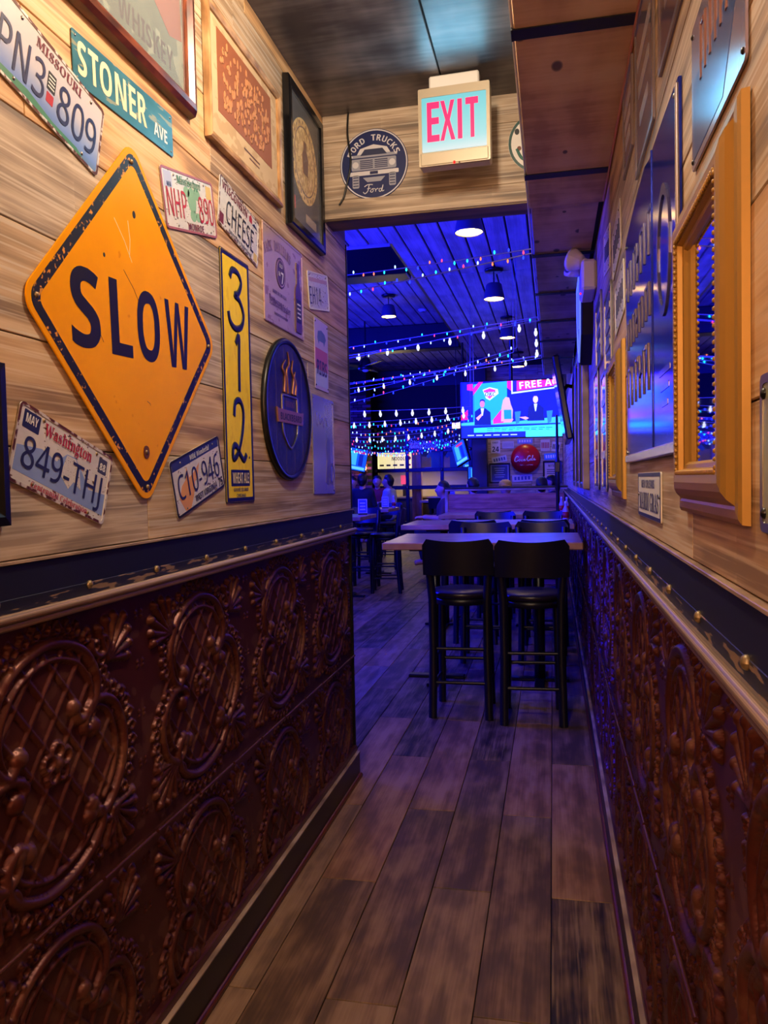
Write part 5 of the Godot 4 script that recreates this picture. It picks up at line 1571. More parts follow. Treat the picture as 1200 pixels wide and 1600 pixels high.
	obj("mat_board", slab(rr(0.32, 0.40, 0.004), 0.01), mat(c8(206, 196, 196), 0.5), q)
	text(q, "NOTICE", 0.16, 0.05, 0.0, 0.13, 0.0112, M.ink)
	for k in 3:
		obj("print_line", slab(rr(0.22, 0.014, 0.003), 0.001, 0.01), M.ink, q).position = Vector3(0, 0.05 - 0.04 * k, 0)
	obj("frame", moulding(0.31, 0.39, [[0.0, 0.0], [0.0, 0.02], [0.03, 0.024], [0.034, 0.0]]), M.black, q)
	# small plates
	for p in [["license_plate", "license plate tilted under the number 24 sign", -1.083, 1.885, 0.31, 0.13, 10.0, c8(190, 196, 220), c8(40, 60, 150)],
		["license_plate", "faded pale plate between the number 24 sign and the red button sign", -0.90, 2.18, 0.24, 0.15, 0.0, c8(180, 180, 190), c8(150, 150, 170)],
		["license_plate", "blue and white plate right above the red button sign", -0.555, 2.25, 0.31, 0.10, 0.0, c8(120, 140, 220), c8(220, 226, 240)],
		["license_plate", "red and white plate at the upper right of the back wall", -0.143, 2.15, 0.19, 0.24, 0.0, c8(200, 190, 200), c8(170, 50, 70)],
		["round_badge", "dark and white emblem plate beside the red and white plate", 0.07, 2.115, 0.17, 0.20, -8.0, c8(206, 206, 216), c8(30, 30, 40)],
		["license_plate", "bright blue name plate right of the red button sign", -0.03, 1.92, 0.28, 0.13, 3.0, c8(60, 150, 230), c8(230, 240, 250)],
		["license_plate", "white plate with blue lettering below the red button sign", -0.62, 1.485, 0.41, 0.14, 2.0, c8(200, 200, 214), c8(50, 70, 160)]]:
		q = B.call(p[0], p[1], "sign", p[2], p[3])
		q.rotation.z = deg_to_rad(p[6])
		obj("plate_panel", slab(rr(p[4], p[5], 0.01), 0.003, 0.0, 0.001), mat(p[7], 0.4), q)
		var im := mat(p[8], 0.4)
		for k in 5:
			obj("print_stroke", slab(rr(p[4] * 0.1, p[5] * 0.5, 0.003), 0.0006, 0.003), im, q).position = Vector3(p[4] * (-0.34 + 0.17 * k), 0, 0)

# ------------------------------------------------------------------ tables and stools
func make_stool(label: String) -> Node3D:
	# faces -z (its back towards +z)
	var t := thing("bar_stool", label, "bar stool", "dark wooden bar stools")
	obj("seat", lathe([[0.0, 0.742], [0.19, 0.742], [0.205, 0.752], [0.208, 0.768], [0.198, 0.782], [0.15, 0.79], [0.0, 0.786]], 28), M.seat, t)
	obj("seat_ring", lathe([[0.13, 0.70], [0.185, 0.70], [0.188, 0.742], [0.13, 0.742]], 28), M.stool, t)
	for s in [-1.0, 1.0]:
		var st := begin()
		add_tube(st, [Vector3(s * 0.165, 0.0, -0.17), Vector3(s * 0.15, 0.74, -0.14)], 0.024, 8)
		obj("front_leg", done(st), M.stool, t)
		obj("rear_post", tube([Vector3(s * 0.175, 0.0, 0.20), Vector3(s * 0.168, 0.4, 0.17), Vector3(s * 0.17, 0.74, 0.165), Vector3(s * 0.185, 0.95, 0.19), Vector3(s * 0.19, 1.07, 0.215)], 0.026, 8), M.stool, t)
	for r in [[-0.158, 0.30, -0.155, 0.158, 0.30, -0.155], [-0.17, 0.43, 0.17, 0.17, 0.43, 0.17], [-0.172, 0.22, 0.185, 0.172, 0.22, 0.185], [-0.163, 0.36, -0.15, -0.17, 0.36, 0.172], [0.163, 0.36, -0.15, 0.17, 0.36, 0.172], [-0.166, 0.2, -0.16, -0.173, 0.2, 0.185], [0.166, 0.2, -0.16, 0.173, 0.2, 0.185]]:
		obj("stretcher", tube([Vector3(r[0], r[1], r[2]), Vector3(r[3], r[4], r[5])], 0.011, 8), M.stool, t)
	# curved back with rounded top corners and a dip in the top edge
	var st2 := begin()
	var n := 16
	var rows := []
	for k in n + 1:
		var u := -1.0 + 2.0 * k / n
		var x := u * 0.218
		var z := 0.235 - 0.045 * (1.0 - u * u) * -1.0 - 0.02
		var top := 1.105 + 0.02 * u * u
		if absf(u) > 0.86:
			top -= 0.045 * pow((absf(u) - 0.86) / 0.14, 2.0)
		rows.append([Vector3(x, 0.895, z - 0.012), Vector3(x, top, z + 0.016)])
	for k in n:
		for s in [-1.0, 1.0]:
			var d := Vector3(0, 0, 0.009 * s)
			quad(st2, rows[k][0] + d, rows[k + 1][0] + d, rows[k + 1][1] + d, rows[k][1] + d, Vector3(0, 0, s), Vector2.ZERO, Vector2.ZERO, Vector2.ZERO, Vector2.ZERO, 1 if s > 0 else 2)
		for e in [0, 1]:
			var d0 := Vector3(0, 0, 0.009)
			quad(st2, rows[k][e] - d0, rows[k + 1][e] - d0, rows[k + 1][e] + d0, rows[k][e] + d0, Vector3(0, e * 2 - 1, 0))
	for k in [0, n]:
		var d1 := Vector3(0, 0, 0.009)
		quad(st2, rows[k][0] - d1, rows[k][1] - d1, rows[k][1] + d1, rows[k][0] + d1, Vector3(-1 if k == 0 else 1, 0, 0))
	obj("backrest", done(st2), M.stool, t)
	return t

func make_table(label: String, at: Vector3, w: float, d: float) -> void:
	var t := thing("bar_table", label, "table", "high wooden tables")
	t.position = at
	obj("tabletop", box_mesh(Vector3(0, 1.025, 0), Vector3(w, 0.05, d), 0.006, Vector3(0.8, 0, 0), Vector3(0, 0.3, 1.6), Vector2(rng.randf(), 0)), M.table, t)
	for s in [-1.0, 1.0]:
		obj("pedestal", lathe([[0.0, 0.0], [0.04, 0.0], [0.04, 0.98], [0.0, 0.98]], 16), M.black, t).position = Vector3(s * w * 0.28, 0.02, 0)
		obj("foot", box_mesh(Vector3(s * w * 0.28, 0.012, 0), Vector3(0.07, 0.024, d * 0.6), 0.005), M.black, t)
		obj("foot", box_mesh(Vector3(s * w * 0.28, 0.0121, 0), Vector3(0.42, 0.0235, 0.07), 0.005), M.black, t)
		obj("top_bracket", box_mesh(Vector3(s * w * 0.28, 0.985, 0), Vector3(0.3, 0.028, d * 0.5), 0.004), M.black, t)

func furniture() -> void:
	make_table("nearest high wooden table against the right wall, behind the two near stools", Vector3(-0.49, 0, -5.78), 1.36, 0.95)
	make_table("second high wooden table along the right wall", Vector3(-0.63, 0, -7.9), 1.64, 0.9)
	make_table("third high wooden table, directly before the booth partition", Vector3(-0.6, 0, -9.95), 1.56, 0.9)
	var s := make_stool("near left bar stool with its back to the camera at the first table")
	s.position = Vector3(-0.575, 0, -4.98)
	var list := [
		["near right bar stool with its back to the camera at the first table", -0.135, -4.90, 0.03],
		["left bar stool on the far side of the first table, facing the camera", -0.56, -6.42, PI],
		["right bar stool on the far side of the first table, facing the camera", -0.10, -6.42, PI],
		["left bar stool with its back to the camera at the second table", -0.70, -7.20, 0.0],
		["right bar stool with its back to the camera at the second table", -0.08, -7.20, 0.0],
		["left bar stool on the far side of the second table", -0.62, -8.46, PI],
		["right bar stool on the far side of the second table", -0.10, -8.46, PI],
		["left bar stool with its back to the camera at the third table", -0.66, -9.18, 0.0],
		["right bar stool with its back to the camera at the third table", -0.12, -9.18, 0.0]]
	for q in list:
		copy(s, q[0], Vector3(q[1], 0, q[2]), q[3])
	# the row of tables on the left
	make_table("nearest high table of the left row, behind the wall's end", Vector3(-2.95, 0, -9.7), 1.3, 0.9)
	make_table("second high table of the left row, with a menu card", Vector3(-3.1, 0, -12.2), 1.25, 0.9)
	make_table("third high table of the left row, by the seated people", Vector3(-3.87, 0, -15.05), 1.0, 0.8)
	make_table("high table in the middle of the far room, with a menu card", Vector3(-2.35, 0, -17.0), 0.9, 0.9)
	for q in [
		["left bar stool at the near side of the first left-row table", -3.15, -8.95, 0.2],
		["right bar stool at the near side of the first left-row table", -2.62, -8.9, -0.15],
		["bar stool pulled out at the right end of the first left-row table", -2.2, -10.2, 1.7],
		["left bar stool at the far side of the first left-row table", -3.1, -10.5, PI],
		["right bar stool at the far side of the first left-row table", -2.6, -10.55, PI],
		["left bar stool at the near side of the second left-row table", -3.3, -11.4, 0.0],
		["right bar stool at the near side of the second left-row table", -2.75, -11.4, 0.0],
		["bar stool at the far side of the second left-row table", -2.75, -12.95, PI],
				["bar stool at the near side of the middle far table", -2.3, -16.2, 0.0]]:
		copy(s, q[0], Vector3(q[1], 0, q[2]), q[3])
	# menu cards in their stands
	for q in [["blue menu card standing on the nearest left-row table", -2.44, -9.95, c8(70, 90, 200), 0.12, 0.19], ["pale menu card on the second left-row table beside a bottle", -2.62, -12.2, c8(150, 150, 200), 0.11, 0.17], ["pale menu card on the middle far table", -2.15, -16.95, c8(160, 150, 200), 0.13, 0.2], ["pale menu card on the third left-row table, farther right", -3.72, -15.25, c8(160, 160, 210), 0.12, 0.19]]:
		var o := thing("menu_card", q[0], "menu card", "menu cards")
		o.position = Vector3(q[1], 1.051, q[2])
		o.rotation.y = 0.2
		obj("stand", box_mesh(Vector3(0, 0.008, 0), Vector3(q[4], 0.016, 0.06), 0.004), M.black, o)
		obj("card", box_mesh(Vector3(0, 0.012 + q[5] / 2, 0), Vector3(q[4], q[5], 0.006), 0.001), M.white, o)
		obj("print", slab(rr(q[4] * 0.82, q[5] * 0.86, 0.003), 0.0006, 0.003), mat(q[3], 0.4), o).position = Vector3(0, 0.012 + q[5] / 2, 0)
		for k in 3:
			obj("print_line", slab(rr(q[4] * 0.6, q[5] * 0.1, 0.002), 0.0006, 0.0037), M.white, o).position = Vector3(0, 0.012 + q[5] * (0.28 + 0.22 * k), 0)
	# condiments on the right tables
	for q in [["tall pale bottle at the wall end of the third table", 0.10, -9.8], ["shorter pale bottle beside the tall one on the third table", 0.16, -9.62], ["slim bottle at the wall end of the second table", 0.12, -7.95], ["bottle behind the menu card on the second left-row table", -2.5, -12.3]]:
		var o := thing("bottle", q[0], "bottle", "condiment bottles")
		o.position = Vector3(q[1], 1.051, q[2])
		obj("body", lathe([[0.0, 0.0], [0.028, 0.0], [0.03, 0.01], [0.03, 0.11], [0.014, 0.14], [0.012, 0.17], [0.0, 0.172]], 16), mat(c8(170, 150, 190), 0.3), o)
		obj("cap", lathe([[0.0, 0.17], [0.014, 0.17], [0.012, 0.195], [0.0, 0.197]], 12), M.white, o)
		obj("label", lathe([[0.0302, 0.03], [0.0308, 0.03], [0.0308, 0.09], [0.0302, 0.09]], 16), M.red, o)
# ------------------------------------------------------------------ people: bones joined by a smooth minimum, meshed as surface nets
func net(bones: Array, cell: float, k: float) -> ArrayMesh:
	var lo := Vector3(1e9, 1e9, 1e9)
	var hi := -lo
	for b in bones:
		var r := Vector3.ONE * (maxf(b[2], b[3]) + 3.0 * k + cell)
		lo = lo.min((b[0] as Vector3) - r).min((b[1] as Vector3) - r)
		hi = hi.max((b[0] as Vector3) + r).max((b[1] as Vector3) + r)
	var n := Vector3i(((hi - lo) / cell).ceil()) + Vector3i.ONE
	var f := PackedFloat32Array()
	f.resize(n.x * n.y * n.z)
	for b in bones:
		var a: Vector3 = b[0]
		var ab: Vector3 = b[1] - a
		var l2 := maxf(ab.length_squared(), 1e-9)
		var rad := maxf(b[2], b[3]) + 3.0 * k + cell
		var i0 := Vector3i(((a.min(b[1]) - Vector3.ONE * rad - lo) / cell).floor()).max(Vector3i.ZERO)
		var i1 := Vector3i(((a.max(b[1]) + Vector3.ONE * rad - lo) / cell).ceil()).min(n - Vector3i.ONE)
		for z in range(i0.z, i1.z + 1):
			for y in range(i0.y, i1.y + 1):
				for x in range(i0.x, i1.x + 1):
					var p := lo + Vector3(x, y, z) * cell
					var t := clampf((p - a).dot(ab) / l2, 0.0, 1.0)
					var d := p.distance_to(a + ab * t) - lerpf(b[2], b[3], t)
					if d < 3.0 * k + cell:
						f[(z * n.y + y) * n.x + x] += exp(-d / k)
	for i in f.size():
		f[i] = -k * log(f[i] + 1e-6)
	var st := SurfaceTool.new()
	st.begin(Mesh.PRIMITIVE_TRIANGLES)
	st.set_smooth_group(0)
	var at := {}
	var step := [1, n.x, n.x * n.y]
	var cnt := 0
	for z in n.z - 1:
		for y in n.y - 1:
			for x in n.x - 1:
				var base := (z * n.y + y) * n.x + x
				var inside := 0
				for c in 8:
					if f[base + (c & 1) + ((c >> 1) & 1) * step[1] + ((c >> 2) & 1) * step[2]] < 0.0:
						inside += 1
				if inside == 0 or inside == 8:
					continue
				var sum := Vector3.ZERO
				var m := 0
				for c in 8:
					for ax in 3:
						if c & (1 << ax):
							continue
						var c2 := c | (1 << ax)
						var va := f[base + (c & 1) + ((c >> 1) & 1) * step[1] + ((c >> 2) & 1) * step[2]]
						var vb := f[base + (c2 & 1) + ((c2 >> 1) & 1) * step[1] + ((c2 >> 2) & 1) * step[2]]
						if (va < 0.0) != (vb < 0.0):
							var pa := Vector3(c & 1, (c >> 1) & 1, (c >> 2) & 1)
							var pb := Vector3(c2 & 1, (c2 >> 1) & 1, (c2 >> 2) & 1)
							sum += pa.lerp(pb, va / (va - vb))
							m += 1
				at[base] = cnt
				cnt += 1
				st.add_vertex(lo + (Vector3(x, y, z) + sum / m) * cell)
	for base in at:
		for ax in 3:
			var b2: int = base + step[ax]
			if b2 >= f.size() or (f[base] < 0.0) == (f[b2] < 0.0):
				continue
			var u: int = step[(ax + 1) % 3]
			var v: int = step[(ax + 2) % 3]
			if not (at.has(base - u) and at.has(base - v) and at.has(base - u - v)):
				continue
			var q := [at[base], at[base - u], at[base - u - v], at[base - v]]
			if f[base] < 0.0:
				q.reverse()
			for i in [0, 1, 2, 0, 2, 3]:
				st.add_index(q[i])
	st.generate_normals()
	return st.commit()

func people() -> void:
	var body := []
	var shirt := []
	var legs := []
	var V := func(x: float, y: float, z: float) -> Vector3:
		return Vector3(x, y, z)
	# head with brow, nose, chin, ears; the seat surface is at y = 0 and the figure looks along +z
	body.append([V.call(0, 0.76, 0.02), V.call(0, 0.72, 0.045), 0.088, 0.078])
	body.append([V.call(0, 0.66, 0.07), V.call(0, 0.685, 0.06), 0.038, 0.05])
	body.append([V.call(0, 0.735, 0.115), V.call(0, 0.715, 0.133), 0.010, 0.015])
	for s in [-1.0, 1.0]:
		body.append([V.call(s * 0.085, 0.74, 0.02), V.call(s * 0.088, 0.715, 0.015), 0.016, 0.012])
		body.append([V.call(s * 0.16, 0.52, -0.01), V.call(s * 0.215, 0.28, 0.05), 0.05, 0.042])
		body.append([V.call(s * 0.215, 0.28, 0.05), V.call(s * 0.15, 0.30, 0.29), 0.042, 0.028])
		body.append([V.call(s * 0.15, 0.30, 0.29), V.call(s * 0.14, 0.30, 0.34), 0.026, 0.022])
		body.append([V.call(s * 0.09, 0.07, 0.0), V.call(s * 0.11, 0.06, 0.40), 0.085, 0.058])
		body.append([V.call(s * 0.11, 0.05, 0.41), V.call(s * 0.11, -0.36, 0.34), 0.055, 0.036])
		body.append([V.call(s * 0.11, -0.40, 0.33), V.call(s * 0.12, -0.42, 0.46), 0.036, 0.03])
		shirt.append([V.call(s * 0.155, 0.525, -0.01), V.call(s * 0.213, 0.29, 0.045), 0.066, 0.056])
		legs.append([V.call(s * 0.09, 0.085, -0.01), V.call(s * 0.11, 0.072, 0.40), 0.10, 0.07])
		legs.append([V.call(s * 0.11, 0.06, 0.41), V.call(s * 0.11, -0.33, 0.345), 0.067, 0.05])
	body.append([V.call(0, 0.56, -0.015), V.call(0, 0.66, 0.015), 0.058, 0.05])
	body.append([V.call(-0.12, 0.51, -0.015), V.call(0.12, 0.51, -0.015), 0.07, 0.07])
	body.append([V.call(0, 0.12, 0), V.call(0, 0.45, -0.01), 0.105, 0.105])
	shirt.append([V.call(-0.13, 0.515, -0.015), V.call(0.13, 0.515, -0.015), 0.083, 0.083])
	shirt.append([V.call(-0.045, 0.08, 0), V.call(-0.055, 0.43, -0.01), 0.125, 0.128])
	shirt.append([V.call(0.045, 0.08, 0), V.call(0.055, 0.43, -0.01), 0.125, 0.128])
	var mb := net(body, 0.016, 0.012)
	var ms := net(shirt, 0.02, 0.014)
	var ml := net(legs, 0.02, 0.014)
	var hair := [[V.call(0, 0.785, 0.005), V.call(0, 0.755, -0.01), 0.092, 0.092], [V.call(0, 0.73, -0.03), V.call(0, 0.69, -0.035), 0.075, 0.06]]
	var mh := net(hair, 0.014, 0.008)
	var ht := begin()
	for s in [-1.0, 1.0]:
		add_ball(ht, Vector3(s * 0.14, 0.30, 0.375), Vector3(0.036, 0.017, 0.045), 10)
		for k in 4:
			var x: float = s * 0.14 + (k - 1.5) * 0.019
			add_tube(ht, [Vector3(x, 0.302, 0.40), Vector3(x, 0.300, 0.435 + 0.006 * (1.5 - absf(k - 1.5))), Vector3(x, 0.284, 0.458 + 0.008 * (1.5 - absf(k - 1.5)))], 0.0085, 6, 1.0, 0.007)
		add_tube(ht, [Vector3(s * 0.105, 0.30, 0.35), Vector3(s * 0.085, 0.295, 0.385), Vector3(s * 0.088, 0.288, 0.41)], 0.010, 6, 1.0, 0.008)
	var mhand := done(ht)
	var et := begin()
	for s in [-1.0, 1.0]:
		add_ball(et, Vector3(s * 0.033, 0.742, 0.108), Vector3(0.013, 0.008, 0.008), 8)
	var eyes := done(et)
	var mouth := ball(Vector3(0, 0.673, 0.108), Vector3(0.022, 0.005, 0.006), 8)
	var lip := mat(c8(150, 70, 66), 0.5)
	var cap := begin()
	add_ball(cap, Vector3(0, 0.79, 0.0), Vector3(0.104, 0.085, 0.112), 16)
	cbox(cap, Vector3(0, 0.772, 0.135), Vector3(0.14, 0.012, 0.10), 0.005)
	var mcap := done(cap)
	for q in [
		["seated person in a dark shirt seen from behind, at the far left tables", -3.44, 0.76, -14.05, PI, c8(22, 24, 44), false],
		["seated person with dark hair in a light shirt, turned to the left", -3.13, 0.74, -14.95, -1.7, c8(190, 196, 206), false],
		["seated person in a red shirt between and behind the two nearer diners", -3.66, 0.74, -16.3, 0.0, c8(150, 30, 36), false],
		["seated person in a white top at the far left, behind the dark shirt", -4.17, 0.72, -16.15, 0.1, c8(200, 196, 204), false],
		["pale-faced person looking left beyond the partition's left end", -1.68, 0.60, -12.25, -1.4, c8(90, 60, 60), false],
		["dark-haired diner before the dark pillar, above the partition", -1.22, 0.64, -12.25, PI + 0.6, c8(40, 36, 46), false],
		["diner in a yellow cap, only the head above the partition", -0.72, 0.60, -12.25, 0.15, c8(40, 44, 60), true],
		["diner with a large dark head of hair right of the yellow cap", -0.17, 0.63, -12.25, PI, c8(36, 30, 40), false],
		["diner in profile at the right end above the partition", -0.02, 0.66, -13.6, -1.5, c8(36, 30, 60), false]]:
		var o := thing("person", q[0], "person")
		o.position = Vector3(q[1], q[2], q[3])
		o.rotation.y = q[4]
		obj("body", mb, M.skin, o)
		obj("hands", mhand, M.skin, o)
		obj("shirt", ms, mat(q[5], 0.8), o)
		obj("trousers", ml, mat(c8(30, 32, 44), 0.8), o)
		obj("eyes", eyes, M.ink, o)
		obj("mouth", mouth, lip, o)
		obj("hair", mh, M.hair, o)
		if q[6]:
			obj("cap", mcap, mat(c8(226, 188, 40), 0.6), o)
	# what they sit on
	for q in [["plain dark stool under the dark-shirted person", -3.44, 0.68, -14.05], ["plain dark stool under the light-shirted person", -3.13, 0.66, -14.95], ["plain dark stool under the red-shirted person", -3.66, 0.66, -16.3], ["plain dark stool under the person in the white top", -4.17, 0.64, -16.15], ["plain dark stool under the diner in profile behind the partition", -0.02, 0.58, -13.6]]:
		var o := thing("round_stool", q[0], "stool", "round stools")
		o.position = Vector3(q[1], 0, q[3])
		var h: float = q[2] + 0.06
		obj("seat", lathe([[0.0, h - 0.05], [0.16, h - 0.05], [0.175, h - 0.025], [0.16, h], [0.0, h]], 20), M.seat, o)
		for k in 4:
			var d := Vector3(cos(PI / 4 + k * PI / 2), 0, sin(PI / 4 + k * PI / 2))
			obj("leg", tube([d * 0.13 + Vector3(0, h - 0.05, 0), d * 0.19], 0.017, 6), M.stool, o)
	var bench := thing("booth_bench", "dark padded bench behind the booth partition", "bench")
	bench.position = Vector3(-0.76, 0, -12.25)
	obj("base", box_mesh(Vector3(0, 0.24, 0), Vector3(1.9, 0.48, 0.44), 0.01), M.dark, bench)
	obj("cushion", box_mesh(Vector3(0, 0.53, 0), Vector3(1.9, 0.10, 0.48), 0.03), M.seat, bench)

# ------------------------------------------------------------------ string lights
func strand(label: String, a: Vector3, b: Vector3, sag: float, spacing: float, style: String, single: bool) -> void:
	var o := thing("string_lights", label, "string lights", "string lights across the dining room")
	o.position = a
	var d := b - a
	var n := 24
	var pts := []
	for i in n + 1:
		var t := float(i) / n
		pts.append(d * t + Vector3(0, -sag * 4.0 * t * (1.0 - t), 0))
	obj("wire", tube(pts, 0.0035 if single else 0.004, 5), M.wire, o)
	var cols := ["cyan", "blue", "pale", "pink", "cyan", "blue", "pale", "cyan", "blue", "orange"]
	var sts := {}
	var count := int(d.length() / spacing)
	for i in count:
		var t := (i + 0.5) / count
		var p := d * t + Vector3(0, -sag * 4.0 * t * (1.0 - t), 0)
		var key: String = "white" if style == "white" else cols[rng.randi() % cols.size()]
		var up: bool = style != "white" and rng.randf() < 0.35
		var size := 0.62 if style != "white" else 1.6
		size *= 1.0 if single else 1.75
		var tf := Transform3D(Basis(Vector3.RIGHT, (PI if up else 0.0) + rng.randf_range(-0.3, 0.3)).scaled(Vector3.ONE * size), p)
		if single:
			var h := obj("bulb", M.bulb, M["glow_" + key], o)
			h.transform = tf
		else:
			if not sts.has(key):
				sts[key] = begin()
			sts[key].append_from(M.bulb, 0, tf)
	if not single:
		obj("hanger", tube([Vector3.ZERO, Vector3(0, 3.955 - a.y, 0)], 0.003, 4), M.wire, o)
		obj("hanger", tube([d, d + Vector3(0, 4.42 - b.y, 0)], 0.003, 4), M.wire, o)
	for key in sts:
		var m := obj("bulbs", sts[key].commit(), M["glow_" + key], o)
		m.set_meta("kind", "stuff")

func strings() -> void:
	M.bulb = lathe([[0.0, -0.034], [0.004, -0.031], [0.0075, -0.022], [0.0072, -0.014], [0.004, -0.008], [0.004, 0.0], [0.0, 0.002]], 8)
	M.glow_cyan = glow(Color(0.12, 0.85, 0.9), 3.2)
	M.glow_blue = glow(Color(0.12, 0.2, 1.0), 3.2)
	M.glow_pale = glow(Color(0.65, 0.8, 1.0), 3.0)
	M.glow_pink = glow(Color(1.0, 0.25, 0.35), 2.2)
	M.glow_orange = glow(Color(1.0, 0.5, 0.25), 1.8)
	M.glow_white = glow(Color(0.9, 0.92, 0.82), 1.3)
	var e := -0.088
	strand("upper string of coloured bulbs just inside the opening, nearest of all", Vector3(e, 2.56, -3.80), Vector3(-2.6, 2.96, -5.5), 0.03, 0.085, "mix", true)
	strand("lower string of coloured bulbs just inside the opening, crossing the first", Vector3(e, 2.55, -3.84), Vector3(-2.6, 2.62, -5.1), 0.02, 0.085, "mix", true)
	strand("second pair's upper coloured string, reaching the soffit past the second pendant", Vector3(e, 2.56, -5.40), Vector3(-3.4, 2.60, -7.0), 0.02, 0.11, "mix", true)
	strand("second pair's lower coloured string, lowest at the left", Vector3(e, 2.56, -5.44), Vector3(-3.4, 2.36, -6.7), 0.02, 0.11, "mix", true)
	strand("string of large white bulbs hung with the second coloured pair", Vector3(e, 2.55, -5.48), Vector3(-3.4, 2.48, -6.85), 0.03, 0.27, "white", true)
	strand("third coloured string from the soffit, upper of its pair", Vector3(e, 2.58, -7.2), Vector3(-4.4, 2.5, -8.9), 0.03, 0.11, "mix", true)
	strand("third coloured string from the soffit, lower of its pair", Vector3(e, 2.58, -7.26), Vector3(-4.4, 2.4, -8.5), 0.02, 0.11, "mix", true)
	strand("string of large white bulbs hung with the third coloured pair", Vector3(e, 2.57, -7.3), Vector3(-4.4, 2.38, -8.7), 0.03, 0.30, "white", true)
	strand("short cluster of large white bulbs hanging at the soffit's edge", Vector3(-0.105, 2.55, -5.55), Vector3(-0.10, 2.36, -5.75), 0.0, 0.075, "white", true)
	strand("coloured string rising to the ceiling near the third pendant", Vector3(-0.38, 2.95, -9.0), Vector3(-4.6, 2.36, -9.8), 0.1, 0.13, "mix", false)
	strand("coloured string below the rising one, left of the big television", Vector3(-0.42, 2.92, -9.1), Vector3(-4.6, 2.22, -9.8), 0.12, 0.13, "mix", false)
	var tails := [
		["level string of large white bulbs left of the big television", -1.1, 2.5, -11.0, -4.8, 2.66, -11.6, 0.05, 0.24, "white"],
		["second level string of large white bulbs, a little lower", -1.2, 2.52, -12.0, -4.9, 2.5, -12.0, 0.1, 0.24, "white"],
		["far coloured string sagging from the television's left edge", -1.2, 2.50, -12.4, -4.9, 2.56, -11.8, 0.16, 0.07, "mix"],
		["far coloured string just below the level white bulbs", -1.3, 2.46, -12.8, -5.0, 2.58, -12.6, 0.24, 0.07, "mix"],
		["far white string sagging before the lit shelves", -1.4, 2.42, -13.4, -5.1, 2.50, -13.4, 0.2, 0.22, "white"],
		["far coloured string in the middle of the tangle", -1.4, 2.44, -13.9, -5.2, 2.66, -13.4, 0.34, 0.06, "mix"],
		["far coloured string low in the tangle", -1.4, 2.40, -14.4, -5.2, 2.72, -13.9, 0.44, 0.06, "mix"],
		["farthest coloured string, lowest of the tangle before the shelves", -1.5, 2.34, -15.4, -5.4, 2.80, -14.6, 0.55, 0.055, "mix"],
		["farthest coloured string but one, touching the brick column", -1.5, 2.32, -15.0, -5.4, 2.60, -15.4, 0.40, 0.055, "mix"]]
	for q in tails:
		strand(q[0], Vector3(q[1], q[2], q[3]), Vector3(q[4], q[5], q[6]), q[7], q[8], q[9], false)

